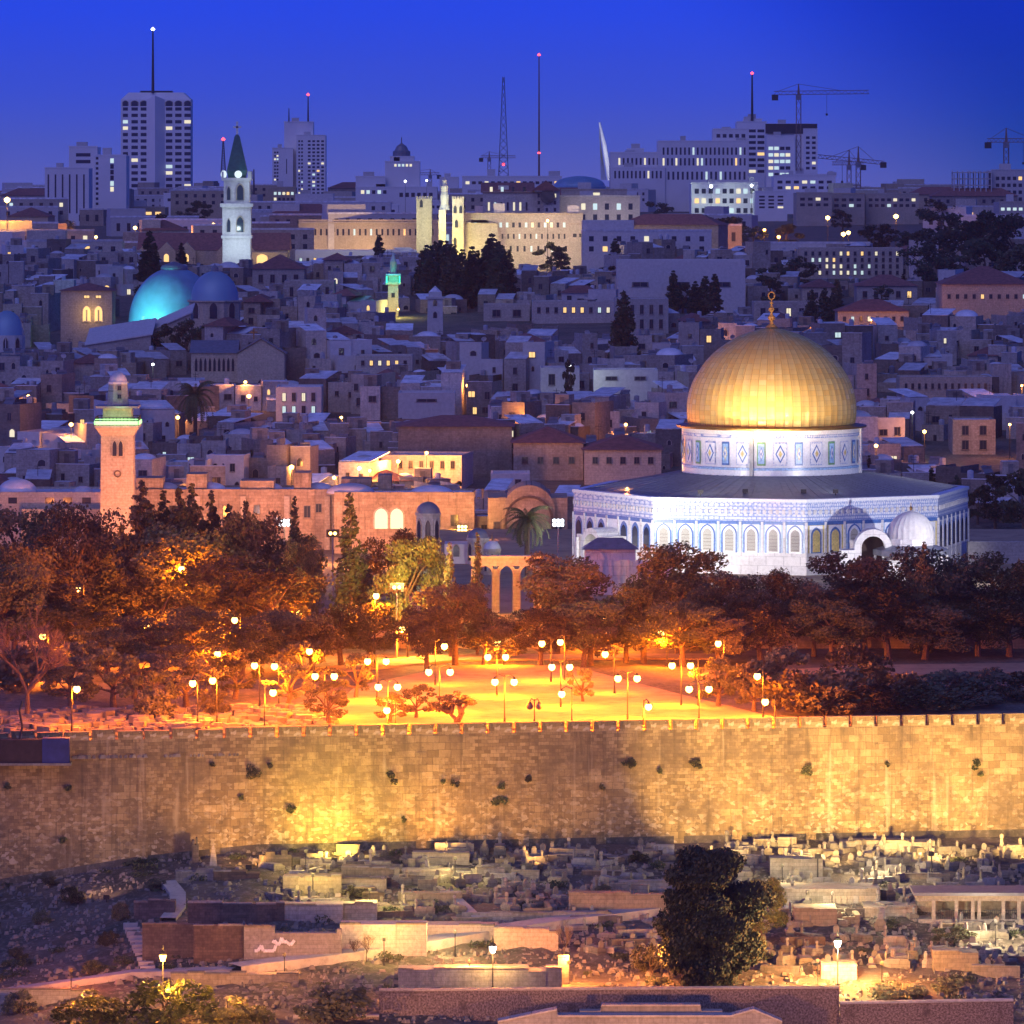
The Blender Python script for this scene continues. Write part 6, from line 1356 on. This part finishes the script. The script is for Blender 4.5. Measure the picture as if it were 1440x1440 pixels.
for (px,py,e,col,lb) in [(660,1388,7200,(1,.30,.05),'added orange fill light at the ramp wall'),(1150,1386,8000,(1,.30,.04),'added orange fill light at foot of right lantern'),(800,1388,7200,(1,.30,.05),'added orange fill light by the pale gate pier'),(930,1388,5600,(1,.30,.05),'added orange fill light left of big tree trunk'),(1240,1390,7200,(1,.30,.04),'added orange fill light by the right brush'),(120,1440,3200,(1,.38,.05),'added orange fill light before the corner shrub'),(235,1440,4200,(1,.38,.05),'added orange fill light before the lantern shrub'),(320,1440,2600,(1,.38,.05),'added orange fill light before the right end of the shrub'),(100,1400,1500,SOD,'added orange fill light at lower left path'),(400,1378,1500,(1,.36,.08),'added orange fill light behind the dark bush'),(540,1356,1300,(1,.62,.16),'added yellow fill light over the ramp'),(640,1240,1500,(1,.75,.25),'added yellow fill light by block tombs'),(1230,1240,2800,(1,.75,.38),'added cream fill light among right tombs'),(1400,1330,3200,(1,.78,.45),'added cream fill light at the tomb pavilion'),(1100,1250,1300,(1,.78,.35),'added cream fill light beside the dark tree'),(430,1230,1300,(1,.68,.18),'added yellow fill light by ruined blocks'),(440,1264,1300,(1,.7,.2),'added yellow fill light before the upper left terrace'),(520,1285,2000,(1,.75,.22),'added yellow fill light before the upper middle terrace'),(640,1345,2200,(1,.72,.28),'added yellow fill light right of the scrawled wall'),(1170,1290,2600,(1,.78,.38),'added cream fill light before the niche terrace')]:
    D=D_at(px,py); X=xp(px,D); z=T(X,D); o=thing('fill_light',lb,'lamp',(X,D,z)); MB().tube((0,0,-.2),(0,0,2.2),.05).box(-.15,.15,-.15,.15,2.2,2.5).build('fitting',M['dark_metal'],o); lamp('POINT',(X,D-.4,z+3.2),e,col,o,.4)  # posts and lights added to brighten walls, shrubs and tombs
lamp('POINT',wp(133,1033,607.5),60,SOD,None,.2); o=thing('wall_lamp','small orange lamp set in a wall top gap at left','lamp',wp(133,1036,608.2)); MB().lathe([(.01,-.25),(.25,0),(.01,.25)],8).build('globe',M['globe'],o); MB().tube((0,0,-.8),(0,0,-.2),.05).build('post',M['dark_metal'],o)

# ------------------------------------------------------------------ trees
for (k,px,D,yt,w) in [('pine',30,745,700,150),('pine',95,735,702,130),('pine',10,690,780,140),('pine',70,700,800,150),('spruce',200,735,672,95),('spruce',172,725,735,70),('spruce',150,700,775,90),('spruce',230,738,690,84),('spruce',322,740,706,70),('spruce',252,735,682,72),('cypress',345,735,702,34),('cypress',130,742,730,40),('spruce',60,742,716,70),('spruce',270,745,680,80),('spruce',297,738,690,70),('pine',245,728,735,150),('pine',345,735,712,105),('pine',320,712,775,160),('pine',385,705,790,150),('pine',225,700,800,150),('cypress',415,735,697,30),('pine',428,725,750,60),('cypress',493,715,692,50),('cypress',515,722,770,34),
    ('pine',560,750,740,110),('broad',575,712,752,110),('cypress',633,702,762,26),('cypress',671,704,748,24),('pine',640,690,812,120),('pine',600,684,850,90),('pine',782,706,776,140),('pine',830,692,838,120),('pine',760,690,850,100),('pine',955,708,758,150),('pine',905,695,808,110),('pine',1010,702,800,130),('pine',1085,706,797,120),('pine',1145,704,815,90),('pine',1215,712,772,140),('pine',1290,708,766,150),('pine',1250,700,820,150),('pine',1340,712,800,110),('pine',1400,716,776,130),('pine',1460,715,780,120),('pine',1070,695,850,120),('pine',960,690,842,120),('spruce',1300,703,762,60),('pine',1375,704,835,120),
    ('pine',480,690,850,110),('pine',440,684,865,110),('pine',340,676,880,110),('pine',115,690,845,130),('pine',190,680,865,120),('pine',270,690,850,120),('pine',400,682,855,120),('pine',520,690,845,100),('pine',680,690,858,90),('pine',820,690,862,100),('pine',880,696,850,100),('pine',1010,690,862,110),('pine',1170,696,840,120),('pine',1300,700,846,130),('pine',1420,704,840,130),('olive',300,655,905,100),('olive',430,660,900,90),('olive',100,640,935,100),('olive',190,650,915,100),('pine',20,700,760,130),('pine',165,742,742,90),('pine',420,735,745,80),('olive',225,668,905,120),('olive',700,700,880,100),('pine',150,672,880,110)]:
    tree(k,px,D,yt,{'pine':'pine_tree','spruce':'conifer_tree','cypress':'cypress_tree','broad':'bright_leaved_tree','olive':'olive_tree'}[k],{'pine':'dark spreading pine','spruce':'pointed shaggy conifer','cypress':'slim dark cypress','broad':'yellow lit round tree','olive':'low olive tree'}[k],w,group='trees of the esplanade')
fl_=flood(558,826,701,0,W2,'added yellow fill lamp mast before the bright leaved tree',wp(572,790,712),100,globe='globe',rad=.4); lamp('POINT', wp(566,810,700.5), 16000, (1,.72,.16), fl_, .5)  # mast and point light added to brighten this tree
tree('bare',38,628,862,'bare_tree','',150,label='leafless spreading tree with orange lit trunk at left',rz=1)
tree('gnarl',643,620.5,968,'olive_tree','',54,label='gnarled twin trunk olive with sparse crown behind the wall',rz=0)
for (px,D,yt,w) in [(462,622,955,82),(548,622,972,60),(585,627,960,60),(215,632,940,70),(262,640,925,100),(160,640,905,100),(330,650,925,90),(820,645,935,50),(1010,640,925,80),(1060,636,945,70),(405,640,930,80),(100,650,900,110),(500,650,915,70)]:
    tree('olive',px,D,yt,'olive_tree','low olive tree',w,group='olive trees behind the wall')
for (px,D,yt,w) in [(1120,634,925,130),(1185,640,915,130),(1250,642,915,150),(1320,646,925,150),(1390,648,930,130),(1440,650,935,120),(1160,632,950,120),(1230,634,950,130),(1300,636,955,130),(1365,640,962,110),(300,632,955,60),(220,628,960,70),(1100,660,895,110),(1200,665,890,120),(40,660,885,130),(1030,655,905,90)]:
    tree('shrub',px,D,yt,'thicket_shrub','wide bushy dark shrub',w,group='shrubs behind the wall')
tree('palm',742,778,700,'palm_tree','',78,label='floodlit date palm in front of the great arched hall',base=ZF); tree('palm',275,1020,524,'palm_tree','',64,label='tall dark date palm rising from old town roofs'); tree('palm',128,742,716,'palm_tree','',40,label='small palm beside the umbrella pines at left'); tree('palm',1037,1500,400,'palm_tree','',26,label='dark palm beside the blank slab building'); tree('palm',100,1900,306,'palm_tree','',18,label='tiny far palm left of the steeple'); tree('palm',124,1890,318,'palm_tree','',20,label='second tiny far palm left of the steeple')
for (px,D,yt,w) in [(210,1500,326,30),(255,1480,342,16),(533,1600,330,16),(508,1650,365,12),(600,1500,344,22),(594,1490,352,20),(606,1490,346,24),(620,1490,338,26),(634,1490,343,26),(650,1490,350,22),(664,1490,346,26),(686,1490,338,28),(700,1490,340,28),(612,1500,340,20),(628,1505,338,22),(640,1500,345,20),(660,1490,360,22),(672,1490,352,22),(692,1485,328,30),(680,1495,350,20),(706,1480,345,22),(716,1490,352,20),(877,1420,410,34),(947,1450,380,18),(992,1440,388,22),(978,1445,395,20),(1005,1450,385,18),(1142,1450,408,24),(1160,1450,405,20),(1177,1445,393,18),(1270,1420,385,12),(1333,1500,372,16),(1322,1480,392,14),(830,1000,626,44),(908,985,645,22),(865,1620,335,18),(1310,950,658,20),(1222,950,640,18),(1345,930,668,20)]:
    if D>1380: w*=1.35; D=far_D(px,yt+w*2.5)
    tree('farcyp',px,D,yt,'cypress_tree','distant dark cypress',w,group='cypresses in the town')
for (px,D,yt,w) in [(755,1550,336,34),(775,1545,340,36),(790,1540,352,30),(280,1950,282,34),(268,1960,295,26),(905,2100,300,30),(935,2100,281,34),(970,2000,306,36),(990,2000,303,36),(1012,1990,302,40),(1035,1990,305,36),(1105,1980,312,34),(1185,2100,292,30),(1220,2050,312,40),(1245,2080,318,34),(1290,2000,318,44),(1320,2050,280,44),(1345,2000,290,56),(1365,1950,300,66),(1395,1950,296,60),(1425,1900,300,60),(1330,1900,320,60),(1385,1850,330,60),(1430,1800,340,60),(1300,1850,340,50),(985,1440,428,40),(262,1225,448,56),(235,1228,455,40),(285,1222,455,44),(330,1030,586,56),(365,1025,600,50),(310,1040,580,40),(385,1950,282,24),(340,1450,372,24),(1090,1600,370,40),(1120,1580,360,44),(1150,1620,350,30),(1400,905,665,70),(1440,900,660,80),(1375,910,680,50),(845,1600,372,30),(1240,1500,400,26),(960,1460,398,36),(1085,1480,385,40),(800,1110,505,20),(1080,1540,415,36),(225,1900,300,30),(640,930,675,26),(1060,2010,318,30),(1275,2100,325,30)]:
    if D>1380: w*=1.6 if px>1280 else 1.25; D=far_D(px,yt+w*.95)
    tree('farpine',px,D,yt,'round_tree','distant dark rounded tree',w,group='trees in the town')
# cemetery trees and bushes
tree('darktree',1000,D_at(1000,1388),1196,'dark_tree','',150,label='big dense dark tree standing in the cemetery'); tree('broad',1070,D_at(1070,1330),1232,'small_green_tree','',66,label='small lighter green tree right of the big dark tree')
for (px,yb,yt,w,lab,kd) in [(470,1436,1368,120,'dark rounded bush at bottom left of centre','shrub'),(240,1445,1360,150,'orange lit leafy shrub around the left lantern','glowshrub'),(130,1445,1385,130,'orange lit low shrub at the bottom left corner','glowshrub'),(330,1445,1395,120,'orange lit low shrub between lantern and dark bush','glowshrub'),(1260,1405,1372,110,'orange lit brush right of the right lantern','shrub'),(1335,1395,1365,60,'dark low bush near the bottom right','shrub'),(915,1370,1310,60,'dark low bush left of the big tree foot','shrub'),(850,1260,1240,30,'small leafy bush left of the tree on the terrace','shrub'),(500,1262,1240,50,'green bush on the yellow terrace','shrub'),(1340,1325,1295,70,'dark green bush below the tomb pavilion','shrub'),(30,1425,1385,60,'bush at the bottom left edge','shrub')]:
    tree(kd,px,D_at(px,yb),yt,'leafy_shrub','',w,label=lab)
for (px,yb,yt) in [(100,1270,1240),(150,1330,1300),(220,1250,1228),(60,1300,1275),(130,1370,1345),(25,1350,1325),(170,1295,1262),(70,1245,1228),(900,1212,1192),(1010,1205,1188),(1230,1252,1236)]:
    tree('shrub',px,D_at(px,yb),yt,'scrub_bush','small dark scrub bush',rnd.uniform(30,46),group='scrub on the slope')
for (px,yb,yt) in [(515,1352,1310),(497,1350,1318),(793,1350,1296)]:
    o=tree('bare',px,D_at(px,yb),yt,'bare_sapling','thin leafless sapling',30)

for (px,e,lb) in ((640,7000,'roadside lamp below the view, left of centre'),(930,9000,'roadside lamp below the view, near the centre'),(1290,9000,'roadside lamp below the view, towards the right'),(300,15000,'roadside lamp below the view, far left')):
    p=wp(px,1500,524); o=thing('roadside_lamp',lb,'street lamp',(p[0],524,p[2]-6)); MB().tube((0,0,-3),(0,0,6),.1,.07).build('post',M['dark_metal'],o); MB().lathe([(.02,-.3),(.3,0),(.02,.3)],10).build('globe',M['globe'],o,(0,0,6.3)); lamp('POINT',(p[0],524.6,p[2]+1.6),e*.9,(1,.42,.14),o,.4)
for (px,py,D) in [(205,880,690),(420,862,705),(565,885,700),(850,872,712),(1010,905,680),(330,872,690),(60,895,670),(700,905,690),(255,800,722),(930,890,690),(480,800,738),(110,830,722)]:
    plaza_lamp(px,py,None,px+8,18000,D=D)  # extra lamps added among the trees to brighten the crowns

# ------------------------------------------------------------------ evening air
hz = MB().box(-1000, 1000, -60, 5400, -28, 152).build('haze', [])
hm = bpy.data.materials.new('evening_air'); hm.use_nodes = True; t = hm.node_tree; t.nodes.remove(t.nodes['Principled BSDF'])
pv = t.nodes.new('ShaderNodeVolumePrincipled'); t.links.new(pv.outputs[0], t.nodes['Material Output'].inputs['Volume'])
pv.inputs['Color'].default_value = (0.85,0.88,0.95,1); pv.inputs['Density'].default_value = 0.00004; pv.inputs['Anisotropy'].default_value = 0.3
hz.data.materials.append(hm); hz['kind'] = 'stuff'

# ------------------------------------------------------------------ labels that single each repeat out
LM=[(553,395,'the teal lit minaret'),(166,600,'the green lit minaret'),(245,420,'the teal dome'),(275,560,'the tall town palm'),(334,505,'the gabled church'),(124,440,'the bell tower'),(640,540,'the white glare'),(877,440,'the lone round cypress'),(690,380,'the cypress row'),(1085,435,'the golden dome finial'),(1210,600,'the golden dome'),(880,640,'the red hipped roof'),(770,635,'the red pyramid roof'),(610,650,'the orange slit house'),(1330,540,'the strip window building'),(1380,420,'the wide red roof'),(1160,410,'the cypress trio'),(950,400,'the lavender slab building'),(333,300,'the white steeple'),(12,455,'the left edge chapel'),(220,215,'the hotel tower'),(1190,370,'the apartment block'),(760,440,'the orange long house'),(480,345,'the long hostel wing'),(1000,230,'the broad office block'),(1360,262,'the unfinished building'),(1160,320,'the orange street lights'),(870,535,'the white walled house'),(420,560,'the cool lit house'),(540,510,'the lit terrace house'),(1360,615,'the violet grey house'),
    (742,740,'the floodlit palm'),(700,830,'the tall arcade'),(493,760,'the tall dark cypress'),(575,800,'the yellow lit tree'),(38,930,'the leafless tree'),(643,990,'the gnarled olive'),(529,838,'the tallest lamp mast'),(400,735,'the white floodlight'),(120,767,'the orange floodlight'),(1085,800,'the shrine front corner'),(1281,745,'the small domed pavilion'),(950,755,'the shrine porch'),(1076,987,'the rightmost plaza lamp'),(785,960,'the plaza centre'),(200,680,'the tallest conifer'),(1400,1000,'the stone heap at right'),(270,960,'the pair of lamps at left'),(745,993,'the unlit lamp'),
    (1000,1290,'the big dark tree'),(1178,1327,'the right lantern'),(693,1335,'the middle lantern'),(229,1347,'the left lantern'),(1375,1275,'the tomb pavilion'),(1170,1260,'the niche terrace'),(1250,1190,'the low wall foot terrace'),(620,1208,'the ochre block tomb'),(300,1205,'the obelisk'),(860,1270,'the sloping ramp wall'),(540,1320,'the yellow ramp wall'),(410,1330,'the scrawled wall'),(720,1210,'the dark wall patch'),(60,1055,'the blue hoarding'),(478,1120,'the brightest wall stretch'),(1120,1220,'the square terrace wall'),(1345,1350,'the ribbed tomb'),(855,1100,'the shadow edge on the wall')]
ORD=['','second ','third ','fourth ','fifth ','sixth ','seventh ','eighth ','ninth ','tenth ','eleventh ','twelfth ','thirteenth ','fourteenth ','fifteenth ','sixteenth ','seventeenth ','eighteenth ','nineteenth ','twentieth ','twenty-first ','twenty-second ','twenty-third ','twenty-fourth ','twenty-fifth ','twenty-sixth ','twenty-seventh ','twenty-eighth ','twenty-ninth ','thirtieth ']
groups={}
for o,desc,px,py in AUTO:
    l=min(LM,key=lambda l:(l[0]-px)**2+((l[1]-py)*1.3)**2); dx,dy=px-l[0],py-l[1]; a=math.degrees(math.atan2(-dy,dx))%360
    dr_=['right of','up-right of','above','up-left of','left of','down-left of','below','down-right of'][int(((a+22.5)%360)//45)]
    groups.setdefault((desc,l[2],dr_),[]).append((dx*dx+dy*dy,o))
for (desc,ph,dr_),lst in groups.items():
    lst.sort(key=lambda t:t[0])
    for k,(_,o) in enumerate(lst): o['label']=f'{ORD[min(k,29)]}{desc} {dr_} {ph}' if k else (f'nearest {desc} {dr_} {ph}' if len(lst)>1 else f'{desc} {dr_} {ph}')
for ob in bpy.data.objects:
    for k in ('cx','D'):
        if k in ob.keys(): del ob[k]
    if ob.parent is None and ob.get('category') and not ob.get('kind'): ob['kind'] = 'thing'
